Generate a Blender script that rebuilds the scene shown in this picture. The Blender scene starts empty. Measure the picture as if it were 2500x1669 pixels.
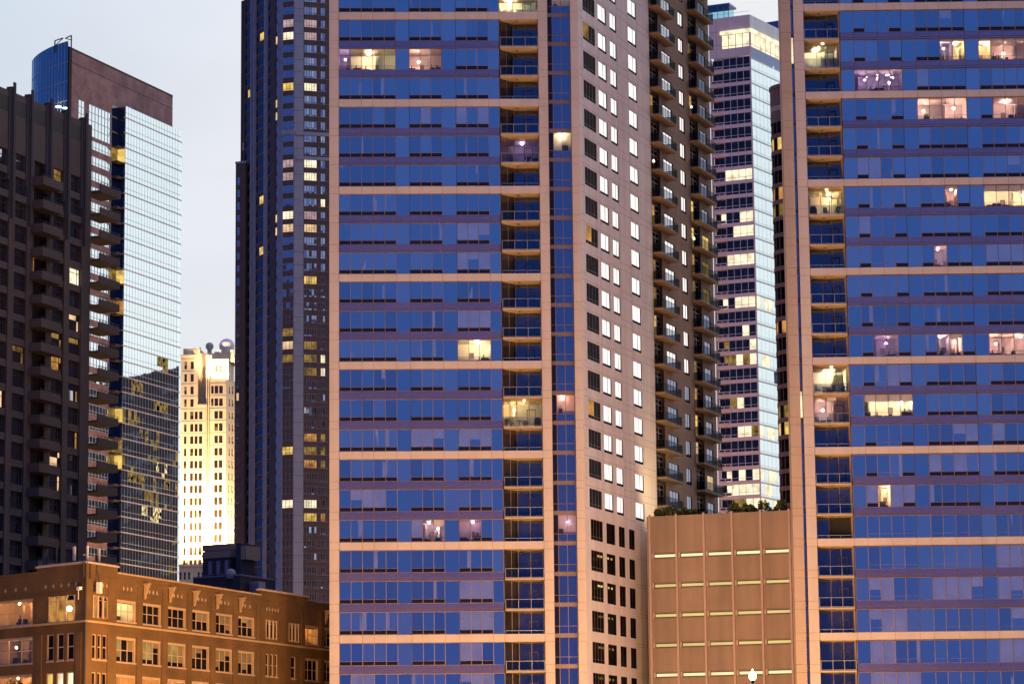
import bpy, math, random
from mathutils import Vector, Matrix
random.seed(7)
scene = bpy.context.scene
COL = scene.collection

# ------------------------------------------------------------------ camera
F, CX, CY, HOR = 7400.0, 1250.0, 834.5, 1200.0
TILT = math.atan(HOR / F)
SR = -0.0103
CR = math.sqrt(1 - SR * SR)
FW = Vector((0, math.cos(TILT), math.sin(TILT)))
R0 = Vector((1, 0, 0)); U0 = Vector((0, -math.sin(TILT), math.cos(TILT)))
RT = R0 * CR + U0 * SR
UP = U0 * CR - R0 * SR
CAM = Vector((0, 0, 2.0))
cd = bpy.data.cameras.new('camera'); cam = bpy.data.objects.new('camera', cd); COL.objects.link(cam)
cd.sensor_width = 36.0; cd.lens = F / 2500.0 * 36.0; cd.clip_end = 20000; cd.clip_start = 0.5
cam.matrix_world = Matrix(((RT.x, UP.x, -FW.x, CAM.x), (RT.y, UP.y, -FW.y, CAM.y), (RT.z, UP.z, -FW.z, CAM.z), (0, 0, 0, 1)))
scene.camera = cam

def ray(px, py):
    return FW + RT * ((px - CX) / F) - UP * ((py - CY) / F)

class Fac:
    """A vertical facade plane: u runs to the right as seen from outside, z up, d outwards."""
    def __init__(s, px, py, D, ang=None, pairs=None, org=None):
        if org is None:
            r = ray(px, py); k = (D - CAM.y) / r.y
            s.O = Vector((CAM.x + r.x * k, D, 0))
        else:
            s.O = Vector((org[0], org[1], 0))
        if ang is None:
            best = None
            def err(a):
                s.set(a); e = 0
                for (x1, y1, x2, y2) in pairs:
                    u1, z1 = s.uz(x1, y1); u2, z2 = s.uz(x2, y2)
                    if u2 <= u1 or u2 - u1 > 400: return 1e9
                    e += (z1 - z2) ** 2
                return e
            best = min((err(a / 4), a / 4) for a in range(-340, 341))
            best = min((err(best[1] + k / 40), best[1] + k / 40) for k in range(-12, 13))
            ang = best[1]
            print('angle', round(ang, 2), 'err', round(math.sqrt(best[0] / len(pairs)), 3))
        s.set(ang)
    def set(s, a):
        s.a = a; r = math.radians(a)
        s.u_ = Vector((math.cos(r), math.sin(r), 0)); s.n = Vector((math.sin(r), -math.cos(r), 0))
    def uz(s, px, py):
        r = ray(px, py)
        k = (s.O - CAM).dot(s.n) / r.dot(s.n)
        p = CAM + r * k
        return (p - s.O).dot(s.u_), p.z
    def u(s, px, py): return s.uz(px, py)[0]
    def z(s, px, py): return s.uz(px, py)[1]
    def P(s, u, z, d=0.0):
        q = s.O + s.u_ * u + s.n * d
        return Vector((q.x, q.y, z))

# ------------------------------------------------------------------ mesh builder
class MB:
    def __init__(s, fac=None):
        s.f = fac; s.v = []; s.faces = []; s.mi = []; s.mats = []
    def m(s, mat):
        if mat not in s.mats: s.mats.append(mat)
        return s.mats.index(mat)
    def poly(s, pts, mat):
        b = len(s.v); s.v += [Vector(p) for p in pts]
        s.faces.append(tuple(range(b, b + len(pts)))); s.mi.append(s.m(mat))
    def q(s, u0, u1, z0, z1, d, mat, tilt=0.0, fac=None):
        f = fac or s.f
        if tilt:
            a = random.gauss(0, tilt); b = random.gauss(0, tilt)
        else: a = b = 0
        s.poly([f.P(u0, z0, d - a - b), f.P(u1, z0, d + a - b), f.P(u1, z1, d + a + b), f.P(u0, z1, d - a + b)], mat)
    def hexa(s, p, mat):
        b = len(s.v); s.v += p; k = s.m(mat)
        for fc in ((0, 1, 2, 3), (7, 6, 5, 4), (0, 4, 5, 1), (1, 5, 6, 2), (2, 6, 7, 3), (3, 7, 4, 0)):
            s.faces.append(tuple(b + i for i in fc)); s.mi.append(k)
    def box(s, u0, u1, z0, z1, d0, d1, mat, fac=None):
        f = fac or s.f
        s.hexa([f.P(u0, z0, d1), f.P(u1, z0, d1), f.P(u1, z1, d1), f.P(u0, z1, d1),
                f.P(u0, z0, d0), f.P(u1, z0, d0), f.P(u1, z1, d0), f.P(u0, z1, d0)], mat)
    def wbox(s, c, sx, sy, sz, mat, rot=0):
        ca, sa = math.cos(rot), math.sin(rot); p = []
        for dy in (-1, 1):
            for dx, dz in ((-1, -1), (1, -1), (1, 1), (-1, 1)):
                x, y = dx * sx / 2, dy * sy / 2
                p.append(Vector((c[0] + x * ca - y * sa, c[1] + x * sa + y * ca, c[2] + dz * sz / 2)))
        s.hexa(p, mat)
    def tube(s, pts, rad, mat, n=8):
        k = s.m(mat); rings = []
        if not isinstance(rad, (list, tuple)): rad = [rad] * len(pts)
        pts = [Vector(p) for p in pts]
        for i, p in enumerate(pts):
            t = (pts[min(i + 1, len(pts) - 1)] - pts[max(i - 1, 0)]).normalized()
            a = t.cross(Vector((0, 0, 1)) if abs(t.z) < .9 else Vector((1, 0, 0))).normalized(); b = t.cross(a)
            base = len(s.v)
            s.v += [p + (a * math.cos(2 * math.pi * j / n) + b * math.sin(2 * math.pi * j / n)) * rad[i] for j in range(n)]
            rings.append(base)
        for r0, r1 in zip(rings, rings[1:]):
            for j in range(n):
                s.faces.append((r0 + j, r0 + (j + 1) % n, r1 + (j + 1) % n, r1 + j)); s.mi.append(k)
        s.faces.append(tuple(rings[0] + j for j in range(n))); s.mi.append(k)
        s.faces.append(tuple(rings[-1] + j for j in reversed(range(n)))); s.mi.append(k)
    def lathe(s, c, prof, mat, n=16, a0=0.0, a1=2 * math.pi, axis=None):
        """prof: list of (radius, height) turned about the vertical through c."""
        k = s.m(mat); full = abs(a1 - a0 - 2 * math.pi) < 1e-6; cnt = n if full else n + 1; rings = []
        for r, h in prof:
            rings.append(len(s.v))
            for j in range(cnt):
                a = a0 + (a1 - a0) * j / n
                s.v.append(Vector((c[0] + r * math.cos(a), c[1] + r * math.sin(a), c[2] + h)))
        for r0, r1 in zip(rings, rings[1:]):
            for j in range(n):
                j2 = (j + 1) % cnt
                s.faces.append((r0 + j, r0 + j2, r1 + j2, r1 + j)); s.mi.append(k)
    def build(s, name, parent=None, smooth=False):
        off = Vector((0, 0, 0)); p = parent
        while p is not None: off = off + p.location; p = p.parent
        me = bpy.data.meshes.new(name)
        me.from_pydata([tuple(v - off) for v in s.v], [], s.faces)
        for mt in s.mats: me.materials.append(mt)
        me.polygons.foreach_set('material_index', s.mi)
        if smooth: me.polygons.foreach_set('use_smooth', [True] * len(me.polygons))
        me.update()
        o = bpy.data.objects.new(name, me); COL.objects.link(o)
        if parent is not None: o.parent = parent
        return o

def thing(name, label, cat, loc=(0, 0, 0), group=None):
    o = bpy.data.objects.new(name, None); COL.objects.link(o); o.location = loc
    o.empty_display_size = 1
    o['label'] = label; o['category'] = cat
    if group: o['group'] = group
    return o
def tag(o, label, cat, group=None):
    o['label'] = label; o['category'] = cat
    if group: o['group'] = group
    return o
def copy_tree(o, parent=None):
    c = o.copy(); COL.objects.link(c)
    if parent is not None: c.parent = parent
    for ch in list(o.children): copy_tree(ch, c)
    return c

# ------------------------------------------------------------------ materials
def nodes(name):
    m = bpy.data.materials.new(name); m.use_nodes = True
    nt = m.node_tree; nt.nodes.clear()
    out = nt.nodes.new('ShaderNodeOutputMaterial')
    return m, nt, out
def N(nt, t, **kw):
    n = nt.nodes.new(t)
    for k, v in kw.items(): setattr(n, k, v)
    return n
def ramp_noise(nt, scale, lo, hi, stretch=(1, 1, 1), detail=4.0):
    g = N(nt, 'ShaderNodeNewGeometry'); mp = N(nt, 'ShaderNodeMapping'); mp.inputs['Scale'].default_value = stretch
    nz = N(nt, 'ShaderNodeTexNoise'); nz.inputs['Scale'].default_value = scale; nz.inputs['Detail'].default_value = detail
    mr = N(nt, 'ShaderNodeMapRange'); mr.inputs['From Min'].default_value = .3; mr.inputs['From Max'].default_value = .7
    mr.inputs['To Min'].default_value = lo; mr.inputs['To Max'].default_value = hi
    nt.links.new(g.outputs['Position'], mp.inputs['Vector']); nt.links.new(mp.outputs['Vector'], nz.inputs['Vector'])
    nt.links.new(nz.outputs['Fac'], mr.inputs['Value'])
    return mr.outputs['Result']
def tinted(nt, col, fac):
    mx = N(nt, 'ShaderNodeVectorMath', operation='SCALE'); mx.inputs[0].default_value = col[:3]
    nt.links.new(fac, mx.inputs['Scale']); return mx.outputs['Vector']
def matte(name, col, rough=.85, var=.10, scale=.35, streak=.08, metal=0.0, spec=.3):
    m, nt, out = nodes(name)
    b = N(nt, 'ShaderNodeBsdfPrincipled'); b.inputs['Roughness'].default_value = rough; b.inputs['Metallic'].default_value = metal
    b.inputs['Specular IOR Level'].default_value = spec
    a = ramp_noise(nt, scale, 1 - var, 1 + var)
    s = ramp_noise(nt, .9, 1 - streak, 1 + streak, (1, 1, .06))
    mu = N(nt, 'ShaderNodeMath', operation='MULTIPLY'); nt.links.new(a, mu.inputs[0]); nt.links.new(s, mu.inputs[1])
    nt.links.new(tinted(nt, col, mu.outputs[0]), b.inputs['Base Color'])
    nt.links.new(b.outputs[0], out.inputs['Surface']); return m
def glass(name, base, refl, tint=(1, 1, 1), rough=.03, wav=.0, var=.25, vscale=.12, ior=1.5):
    """Opaque-looking curtain-wall glass: what lies behind it (base) under a mirror coat."""
    m, nt, out = nodes(name)
    d = N(nt, 'ShaderNodeBsdfDiffuse'); g = N(nt, 'ShaderNodeBsdfGlossy'); g.inputs['Roughness'].default_value = rough
    g.inputs['Color'].default_value = (*tint, 1)
    nt.links.new(tinted(nt, base, ramp_noise(nt, vscale, 1 - var, 1 + var)), d.inputs['Color'])
    fr = N(nt, 'ShaderNodeFresnel'); fr.inputs['IOR'].default_value = ior
    ad = N(nt, 'ShaderNodeMath', operation='ADD', use_clamp=True); ad.inputs[1].default_value = refl
    nt.links.new(fr.outputs[0], ad.inputs[0])
    mx = N(nt, 'ShaderNodeMixShader'); nt.links.new(ad.outputs[0], mx.inputs[0])
    nt.links.new(d.outputs[0], mx.inputs[1]); nt.links.new(g.outputs[0], mx.inputs[2])
    if wav:
        g2 = N(nt, 'ShaderNodeNewGeometry'); nz = N(nt, 'ShaderNodeTexNoise'); nz.inputs['Scale'].default_value = .5; nz.inputs['Detail'].default_value = 1
        bp = N(nt, 'ShaderNodeBump'); bp.inputs['Strength'].default_value = wav; bp.inputs['Distance'].default_value = .05
        nt.links.new(g2.outputs['Position'], nz.inputs['Vector']); nt.links.new(nz.outputs['Fac'], bp.inputs['Height']); nt.links.new(bp.outputs[0], g.inputs['Normal'])
    nt.links.new(mx.outputs[0], out.inputs['Surface']); return m
def clear(name, tint=(.8, .88, .95), refl=.15):
    m, nt, out = nodes(name)
    t = N(nt, 'ShaderNodeBsdfTransparent'); t.inputs['Color'].default_value = (*tint, 1)
    g = N(nt, 'ShaderNodeBsdfGlossy'); g.inputs['Roughness'].default_value = .03
    mx = N(nt, 'ShaderNodeMixShader'); mx.inputs[0].default_value = refl
    nt.links.new(t.outputs[0], mx.inputs[1]); nt.links.new(g.outputs[0], mx.inputs[2])
    nt.links.new(mx.outputs[0], out.inputs['Surface']); return m
def lit(name, col, st, lo=.55, hi=1.25, scale=.6):
    m, nt, out = nodes(name)
    e = N(nt, 'ShaderNodeEmission'); e.inputs['Color'].default_value = (*col, 1)
    f = ramp_noise(nt, scale, lo * st, hi * st, detail=2.0)
    nt.links.new(f, e.inputs['Strength']); nt.links.new(e.outputs[0], out.inputs['Surface']); return m

CONC = matte('precast_concrete', (.55, .455, .45), var=.05, streak=.05)
CONC_B = matte('pale_precast', (.80, .705, .72), var=.06, streak=.08)
JOINT = matte('joint_sealant', (.13, .10, .09))
SPAN = glass('spandrel_glass', (.125, .08, .078), .36, (.60, .70, .98), .10, var=.2)
MULL = matte('bronze_mullion', (.21, .155, .175), .45, metal=.2)
GBLUE = glass('blue_curtain_glass', (.014, .016, .02), .72, (.88, .93, .98), .02, var=.5)
GBLUE3 = glass('blue_curtain_glass_deep', (.014, .016, .02), .60, (.86, .92, 1.0), .02, var=.5)
GBLUE2 = glass('blue_curtain_glass_pale', (.07, .075, .09), .74, (.93, .97, 1.0), .02, var=.3)
GCURT = glass('curtained_glass', (.30, .28, .30), .66, (.94, .97, 1.0), .02, var=.25, vscale=.5)
GDARK = glass('vent_and_pier_reflection_glass', (.012, .010, .014), .03, (.6, .6, .7), .08)
GNOTCH = glass('notch_glass', (.02, .02, .03), .45, (.7, .8, 1.0), .03)
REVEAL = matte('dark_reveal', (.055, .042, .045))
CONC_D = matte('shaded_precast', (.44, .33, .29), var=.05, streak=.05)  # darker precast copy: the pier's shade from its facing put into the colour
GMIRR = glass('sky_mirror_glass', (.05, .05, .05), .86, (1, 1, 1), .02, wav=.0)
GROOM = glass('dark_room_glass', (.010, .0075, .008), .003, (.8, .85, 1), .04, var=.8, vscale=.4, ior=1.035)
GBACK = glass('recess_glass', (.02, .02, .03), .17, (.6, .72, 1), .04, var=.8, vscale=.4)
RAIL = matte('painted_rail', (.38, .38, .42), .4, metal=.3)
DARKRAIL = matte('dark_rail', (.04, .04, .05), .5)
GRAIL = clear('rail_glass', (.60, .68, .82), .05)
GRAILD = clear('rail_glass_smoked', (.38, .42, .5), .015)
CLEAR = clear('clear_pane', (.92, .92, .92), .10)
SLAB = matte('balcony_soffit', (.49, .37, .29))
DARK = matte('dark_interior', (.03, .025, .022))
L_WARM = lit('warm_room', (1.0, .66, .36), 1.0, .5, 1.2)
L_WHITE = lit('bright_room', (1.0, .84, .56), 1.25, .6, 1.3)
L_PINK = lit('pink_room', (.74, .50, .52), .70, .65, 1.2)
L_VIOLET = lit('violet_room', (.34, .24, .46), .75, .7, 1.2)
L_YEL = lit('yellow_room', (1.0, .66, .16), .95, .45, 1.25)
L_YELD = lit('dim_yellow_room', (.55, .34, .08), .55, .2, 1.3)
L_OFF = lit('office_glow', (.62, .42, .11), .45, -.25, 1.5, 1.3)
L_OFFW = lit('office_bright', (1.0, .80, .36), .9, -.3, 1.7, 1.6)
L_AMBER = lit('amber_room', (.9, .42, .10), .7, .3, 1.3)
L_LAMP = lit('lamp_bulb', (1.0, .80, .48), 9.0, .95, 1.05)
L_CEIL = lit('lit_ceiling', (1.0, .80, .55), 1.7, .85, 1.15)

# ------------------------------------------------------------------ shared parts
def window(fac, u0, u1, z0, z1, d, glassf, vs=(), hs=(), fr=MULL, fw=.07, fd=.06, tilt=.0025, sill=None):
    """One window: a frame, mullions at fractions vs, transoms at fractions hs (from the bottom), one pane per cell."""
    mb = MB(fac)
    U = [u0] + [u0 + (u1 - u0) * v for v in vs] + [u1]; Z = [z0] + [z0 + (z1 - z0) * h for h in hs] + [z1]
    for i in range(len(U) - 1):
        for j in range(len(Z) - 1):
            g = glassf(i, j) if callable(glassf) else glassf
            if g is not None: mb.q(U[i], U[i + 1], Z[j], Z[j + 1], d, g, tilt)
    for i, u in enumerate(U):
        w = fw if 0 < i < len(U) - 1 else fw * .9
        a = u - w / 2 if 0 < i < len(U) - 1 else (u if i == 0 else u - w)
        mb.box(a, a + w, z0, z1, d + .004, d + fd, fr)
    for j, z in enumerate(Z):
        w = fw * .8
        a = z - w / 2 if 0 < j < len(Z) - 1 else (z if j == 0 else z - w)
        mb.box(u0 + .002, u1 - .002, a, a + w, d + .004, d + fd - .003, fr)
    return mb
WALL_W = matte('cream_wall', (.80, .74, .63), var=.04); WALL_P = matte('rose_wall', (.70, .52, .55), var=.06); WALL_V = matte('lilac_wall', (.50, .42, .62), var=.06)
def bulb(name, col, st): return lit(name, col, st, .98, 1.02)
ROOM = dict(amber=(matte('ochre_wall', (.62, .38, .19), var=.1), bulb('amber_bulb', (1.0, .58, .22), 700), .16), den=(matte('dark_panelling', (.10, .06, .035), var=.3), bulb('den_bulb', (1.0, .66, .32), 900), .5),
            bright=(WALL_W, bulb('bright_bulb', (1.0, .76, .47), 1500), .16), warm=(WALL_W, bulb('warm_bulb', (1.0, .66, .32), 1000), .16),
            pink=(WALL_P, bulb('soft_bulb', (1.0, .70, .50), 760), .16), violet=(WALL_V, bulb('dim_bulb', (.9, .62, .8), 260), .16), pale=(WALL_V, bulb('pale_bulb', (1.0, .75, .6), 380), .16))
def room(mb, u0, u1, z0, z1, d, kind='warm', depth=3.0, floor=None, clutter=3):
    """An occupied room behind a window: plastered walls, floor, furniture outlines and its own ceiling lamps."""
    wall, lampm, hang = ROOM[kind]; f = mb.f; floor = floor or DARK
    mb.q(u0, u1, z0, z1, d - depth, wall)
    mb.poly([f.P(u0, z1, d), f.P(u1, z1, d), f.P(u1, z1, d - depth), f.P(u0, z1, d - depth)], wall)
    mb.poly([f.P(u0, z0, d), f.P(u1, z0, d), f.P(u1, z0, d - depth), f.P(u0, z0, d - depth)], floor)
    for u in (u0, u1): mb.poly([f.P(u, z0, d), f.P(u, z0, d - depth), f.P(u, z1, d - depth), f.P(u, z1, d)], wall)
    for k in range(clutter):
        a = random.uniform(u0, max(u0 + .01, u1 - .3)); w = random.uniform(.25, min(1.1, (u1 - u0) * .5)); h = random.uniform(.25, .7)
        dd = d - random.uniform(min(.5, depth * .3), max(min(.6, depth * .4), depth - .5))
        zz = z0 + .02
        mb.box(a, min(a + w, u1 - .02), zz, zz + h, dd - min(.4, depth * .2), dd, DARK)
        if random.random() < .4: mb.box(a + w * .3, min(a + w * .45, u1 - .03), zz + h + .002, zz + h + .35, dd - .15, dd - .1, DARK)
    if depth > 1.5 and u1 - u0 > 1:    # a picture and a door opening on the back wall
        a = lerp(u0, u1, random.uniform(.1, .7)); mb.box(a, a + .55, z0 + .7, z0 + 1.35, d - depth + .003, d - depth + .05, MULL)
        a = lerp(u0, u1, random.uniform(.1, .7)); mb.box(a, a + .2, z0 + .02, z1 - .25, d - depth + .004, d - depth + random.uniform(.3, 1.2), wall)
    n = max(1, round((u1 - u0) / 3.4))
    for k in range(n):
        c = f.P(lerp(u0, u1, (k + random.uniform(.3, .7)) / n), z1 - (hang if random.random() < .65 else random.uniform(.5, 1.3)), d - depth * random.uniform(.4, .62)); r = .075 if depth > 1 else .035
        mb.lathe(c, [(0, -r * .8), (r * .75, -r * .6), (r, 0), (r * .7, r * .6), (0, r * .8)], lampm, 10)
        mb.tube([c + Vector((0, 0, r * .8)), Vector((c.x, c.y, z1 - .01))], .012, DARK, 5)
def lerp(a, b, t): return a + (b - a) * t
def punched(fac, u0, u1, z0, z1, holes, mat, reveal=.25, revmat=None, d=0.0, th=.0):
    """A wall face with rectangular openings and their reveals."""
    mb = MB(fac); revmat = revmat or mat
    U = sorted({round(x, 4) for x in [u0, u1] + [h[0] for h in holes] + [h[1] for h in holes] if u0 <= x <= u1})
    Z = sorted({round(x, 4) for x in [z0, z1] + [h[2] for h in holes] + [h[3] for h in holes] if z0 <= x <= z1})
    for j in range(len(Z) - 1):
        zc = (Z[j] + Z[j + 1]) / 2; run = None
        row = [h for h in holes if h[2] < zc < h[3]]
        for i in range(len(U) - 1):
            uc = (U[i] + U[i + 1]) / 2
            solid = not any(h[0] < uc < h[1] for h in row)
            if solid and run is None: run = U[i]
            if not solid and run is not None:
                mb.q(run, U[i], Z[j], Z[j + 1], d, mat); run = None
        if run is not None: mb.q(run, U[-1], Z[j], Z[j + 1], d, mat)
    for (a, b, c, e) in holes:
        P = fac.P
        mb.poly([P(a, c, d), P(b, c, d), P(b, c, d - reveal), P(a, c, d - reveal)], revmat)
        mb.poly([P(a, e, d), P(b, e, d), P(b, e, d - reveal), P(a, e, d - reveal)], revmat)
        mb.poly([P(a, c, d), P(a, e, d), P(a, e, d - reveal), P(a, c, d - reveal)], revmat)
        mb.poly([P(b, c, d), P(b, e, d), P(b, e, d - reveal), P(b, c, d - reveal)], revmat)
    return mb
def prism(mb, pts, z0, z1, mat, roof=None):
    n = len(pts)
    for i in range(n):
        a, b = pts[i], pts[(i + 1) % n]
        mb.poly([(a[0], a[1], z0), (b[0], b[1], z0), (b[0], b[1], z1), (a[0], a[1], z1)], mat)
    mb.poly([(p[0], p[1], z1) for p in pts], roof or mat)
def railing(fac, u0, u1, z0, h, d, n=3, bar=RAIL, pane=GRAIL, ret=None, t=.045):
    mb = MB(fac)
    for k in range(n + 1):
        u = u0 + (u1 - u0 - t) * k / n
        mb.box(u, u + t, z0, z0 + h, d - t, d, bar)
    mb.box(u0, u1, z0 + h - t, z0 + h, d + .002, d + t * 1.1, bar); mb.box(u0, u1, z0 + .06, z0 + .06 + t, d + .002, d + t * .9, bar)
    if pane: mb.q(u0, u1, z0 + .08, z0 + h - .02, d - t / 2, pane)
    if ret:
        for u in (u0, u1 - t):
            if ret in ('b', 'r') and u > u0 or ret in ('b', 'l') and u == u0:
                mb.box(u, u + t, z0 + h - t, z0 + h, d - 1.3, d - t - .002, bar); mb.box(u, u + t, z0 + .06, z0 + .06 + t, d - 1.3, d - t - .002, bar)
                if pane: mb.box(u + .01, u + .02, z0 + .08, z0 + h - t - .003, d - 1.3, d - t - .004, pane)
    return mb

# ------------------------------------------------------------------ ribbon-glass apartment towers
def lerp(a, b, t): return a + (b - a) * t
def levels(fac, px, tops):
    zs = [fac.z(px, y) for y in tops]; out = []
    for a, b in zip(zs, zs[1:]): out += [lerp(a, b, k / 3) for k in range(3)]
    return out + [zs[-1]]
BLINDS = matte('roller_blind', (.62, .56, .58), .9)
def pane_pick():
    r = random.random()
    return GBLUE if r < .42 else (GBLUE2 if r < .68 else (GBLUE3 if r < .98 else GCURT))
def strip_pier(mb, u0, u1, zs, d0, d1, mat):
    """A pier of stacked panels with open joints at every floor line."""
    cuts = []
    for k in range(len(zs) - 1):
        p = zs[k] - zs[k + 1]; cuts += [zs[k], zs[k] - .255 * p]
    cuts.append(zs[-1])
    for a, b in zip(cuts, cuts[1:]): mb.box(u0, u1, b + .014, a - .014, d0, d1, mat)
    mb.box(u0 + .02, u1 - .02, cuts[-1], cuts[0], d0 + .01, d1 - .03, JOINT)
def ribbon_floor(fac, root, zt, zb, groups, state, curt, d=-.16):
    """One storey of strip windows. groups: (edges, vents, fixed edge); state[g] = {pane: (kind, blind)}; curt[g] = set of curtained panes."""
    h = zt - zb
    z1 = zt - .262 * h; z0 = zb + .012 * h; zv = z0 + .185 * (z1 - z0)
    for g, (E, vents, fixed) in enumerate(groups):
        mb = MB(fac); st = state.get(g, {}); ct = curt.get(g, set()); n = len(E) - 1
        base = pane_pick()
        for i in range(n):
            a, b = E[i], E[i + 1]
            mat = GCURT if i in ct else (base if random.random() < .7 else pane_pick())
            bot = zv if i in vents else z0
            if i in st:
                pass
            elif mat is GCURT and random.random() < .25:
                zz = lerp(bot, z1, random.uniform(.3, .6)); mb.q(a, b, zz, z1, d, GCURT, .0015); mb.q(a, b, bot, zz, d, GBLUE, .0015)
            else:
                mb.q(a, b, bot, z1, d, mat, .006)
                if random.random() < .14:
                    w_ = random.uniform(.12, .38) * (b - a); e = random.random() < .5
                    mb.q(a + .04 if e else b - w_, a + w_ if e else b - .04, bot, z1, d + .004, GCURT, .002)
            if i in vents:
                if i not in st: mb.q(a + .05, b - .05, z0, zv, d - .02, GDARK)
                mb.box(a + .03, b - .03, zv - .015, zv + .015, d - .03, d + .05, MULL)
                mb.box(a + .03, b - .03, z0, z0 + .035, d - .03, d + .05, MULL)
            else:
                mb.box(a + .03, b - .03, zv - .012, zv + .012, d + .002, d + .03, MULL)
        if st:
            runs = []; ks = sorted(st)
            for k in ks:
                if runs and runs[-1][-1] == k - 1 and st[runs[-1][-1]] == st[k]: runs[-1].append(k)
                else: runs.append([k])
            for r in runs:
                w, blind = st[r[0]]; a, b = E[r[0]], E[r[-1] + 1]
                room(mb, a + .02, b - .02, z0 + .02, z1, d, w, 3.2, DARK, 2 + len(r))
                if blind: mb.q(a + .03, b - .03, lerp(z0, z1, 1 - blind), z1, d - .12, BLINDS)
                mb.q(a, b, z0, z1, d, CLEAR)
        if fixed is not None:
            mb.q(E[-1] if fixed > E[-1] else fixed, fixed if fixed > E[-1] else E[0], z0, z1, d, GBLUE2 if random.random() < .5 else GBLUE, .0015)
            lo, hi = min(fixed, E[0]), max(fixed, E[-1])
        else: lo, hi = E[0], E[-1]
        for u in sorted(set(E + ([fixed] if fixed is not None else []))):
            mb.box(u - .035, u + .035, z0, z1, d + .003, d + .07, MULL)
        mb.box(lo + .036, hi - .036, z1 - .05, z1 + .02, d + .002, d + .065, MULL)
        mb.box(lo + .036, hi - .036, z0 - .04, z0, d + .002, d + .075, MULL)
        mb.build('ribbon_window', root)

def recess_balcony(fac, root, uL, uR, zt, p, path, kind=None, rail_h=1.07, louvre=False, banded=False):
    """Balcony between two storeys: slab, glazed back wall with a door, railing."""
    top = zt - .205 * p; bot = zt - .258 * p
    mb = MB(fac)
    mb.box(uL + .01, uR - .01, bot, top, -2.6, -.43 if banded else .09, SLAB)
    c = fac.P(lerp(uL, uR, .42), bot - p + .258 * p + (.74 * p), -1.0)
    b = mb.build('balcony', root)
    # what the next slab down carries: glazing from this slab's underside to the slab below
    zc = bot; zf = bot - p + .053 * p + .02
    g = MB(fac)
    pts = [(lerp(uL, uR, t), dd) for t, dd in path]
    for (ua, da), (ub, db) in zip(pts, pts[1:]):
        L = math.hypot(ub - ua, db - da); n = max(1, round(L / 1.25))
        for k in range(n):
            u0, d0, u1, d1 = lerp(ua, ub, k / n), lerp(da, db, k / n), lerp(ua, ub, (k + 1) / n), lerp(da, db, (k + 1) / n)
            if louvre and ua > uL + .1:
                q = 14
                for s in range(q):
                    z0 = lerp(zf, zc, s / q); g.poly([fac.P(u0, z0, d0 + .06), fac.P(u1, z0, d1 + .06), fac.P(u1, z0 + .16, d1 - .03), fac.P(u0, z0 + .16, d0 - .03)], DARKRAIL)
                g.poly([fac.P(u0, zf, d0 - .05), fac.P(u1, zf, d1 - .05), fac.P(u1, zc, d1 - .05), fac.P(u0, zc, d0 - .05)], DARK)
                continue
            mat = CLEAR if kind else GBACK
            g.poly([fac.P(u0, zf, d0), fac.P(u1, zf, d1), fac.P(u1, zc, d1), fac.P(u0, zc, d0)], mat)
            g.box(u0 - .04, u0 + .04, zf, zc - .004, d0 - .02, d0 + .06, MULL)
        g.box(ub - .045, ub - .005, zf, zc - .006, db - .02, db + .06, MULL)
    ud = lerp(uL, uR, .62); zd = zf + 2.15
    if not louvre:
        dd = pts[-1][1]
        g.box(ud, ud + .07, zf, zd, dd + .01, dd + .05, DARKRAIL); g.box(ud + .9, ud + .97, zf, zd, dd + .01, dd + .05, DARKRAIL)
        g.box(ud + .07, ud + .9, zd - .08, zd, dd + .012, dd + .048, DARKRAIL)
    if kind:
        dmin = min(q[1] for q in path) - .02
        room(g, uL + .06, uR - .06, zf + .02, zc - .02, dmin, kind, 3.0, DARK, 6)
        if kind in ('bright', 'warm'):
            f2 = fac.P(lerp(uL, uR, .55), zc - .08, -1.2); g.lathe(f2, [(0, -.06), (.12, -.05), (.15, .05), (0, .06)], L_LAMP, 10)
    else:
        f2 = fac.P(lerp(uL, uR, .45), zc - .06, -.9); g.lathe(f2, [(0, -.06), (.14, -.04), (.17, .05), (0, .055)], MULL, 10)
    g.build('glazed_door', b)
    railing(fac, uL + .03, uR - .03, top, rail_h, -.46 if banded else .04).build('railing', b)
    return top

# ---- the tower in the middle
A = Fac(803.8, 240, 325, pairs=[(815, 29.9, 1315, 29.9), (815, 242.6, 1315, 241.5), (815, 455.4, 1315, 453.5), (815, 1101.9, 1315, 1097.7), (815, 1323.5, 1315, 1318.5), (815, 1549.7, 1315, 1543.9)])
def uA(px): return A.u(px, 240)
bm = thing('apartment_tower', 'tan concrete tower with wide bands of blue strip windows and pale windowed side wall', 'tower', A.P(0, 0))
ZA = levels(A, 815, [-183, 29.9, 242.6, 455.4, 669, 882.6, 1101.9, 1323.5, 1549.7, 1777])
uc = uA(1413.8)
B = Fac(0, 0, 0, org=A.P(uc, 0)[:2], pairs=[(1423.6, 51.6, 1533.7, 130.5), (1434.7, 902.6, 1548.4, 946.8), (1442.4, 1265.2, 1535.4, 1291.2), (1447.9, 1565, 1542.3, 1581.2)])
w = MB(A)
strip_pier(w, uA(803.8), uA(827.3) - .03, ZA, -.5, 0, CONC)
strip_pier(w, uA(1315) + .03, uA(1338), ZA, -1.4, 0, CONC)
strip_pier(w, uA(1394.8), uc, ZA, -1.4, 0, CONC)
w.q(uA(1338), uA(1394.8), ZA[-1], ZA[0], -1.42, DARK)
w.poly([A.P(uA(1222), ZA[-1], -.1), A.P(uA(1222), ZA[-1], -2.6), A.P(uA(1222), ZA[0], -2.6), A.P(uA(1222), ZA[0], -.1)], SLAB)
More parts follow.
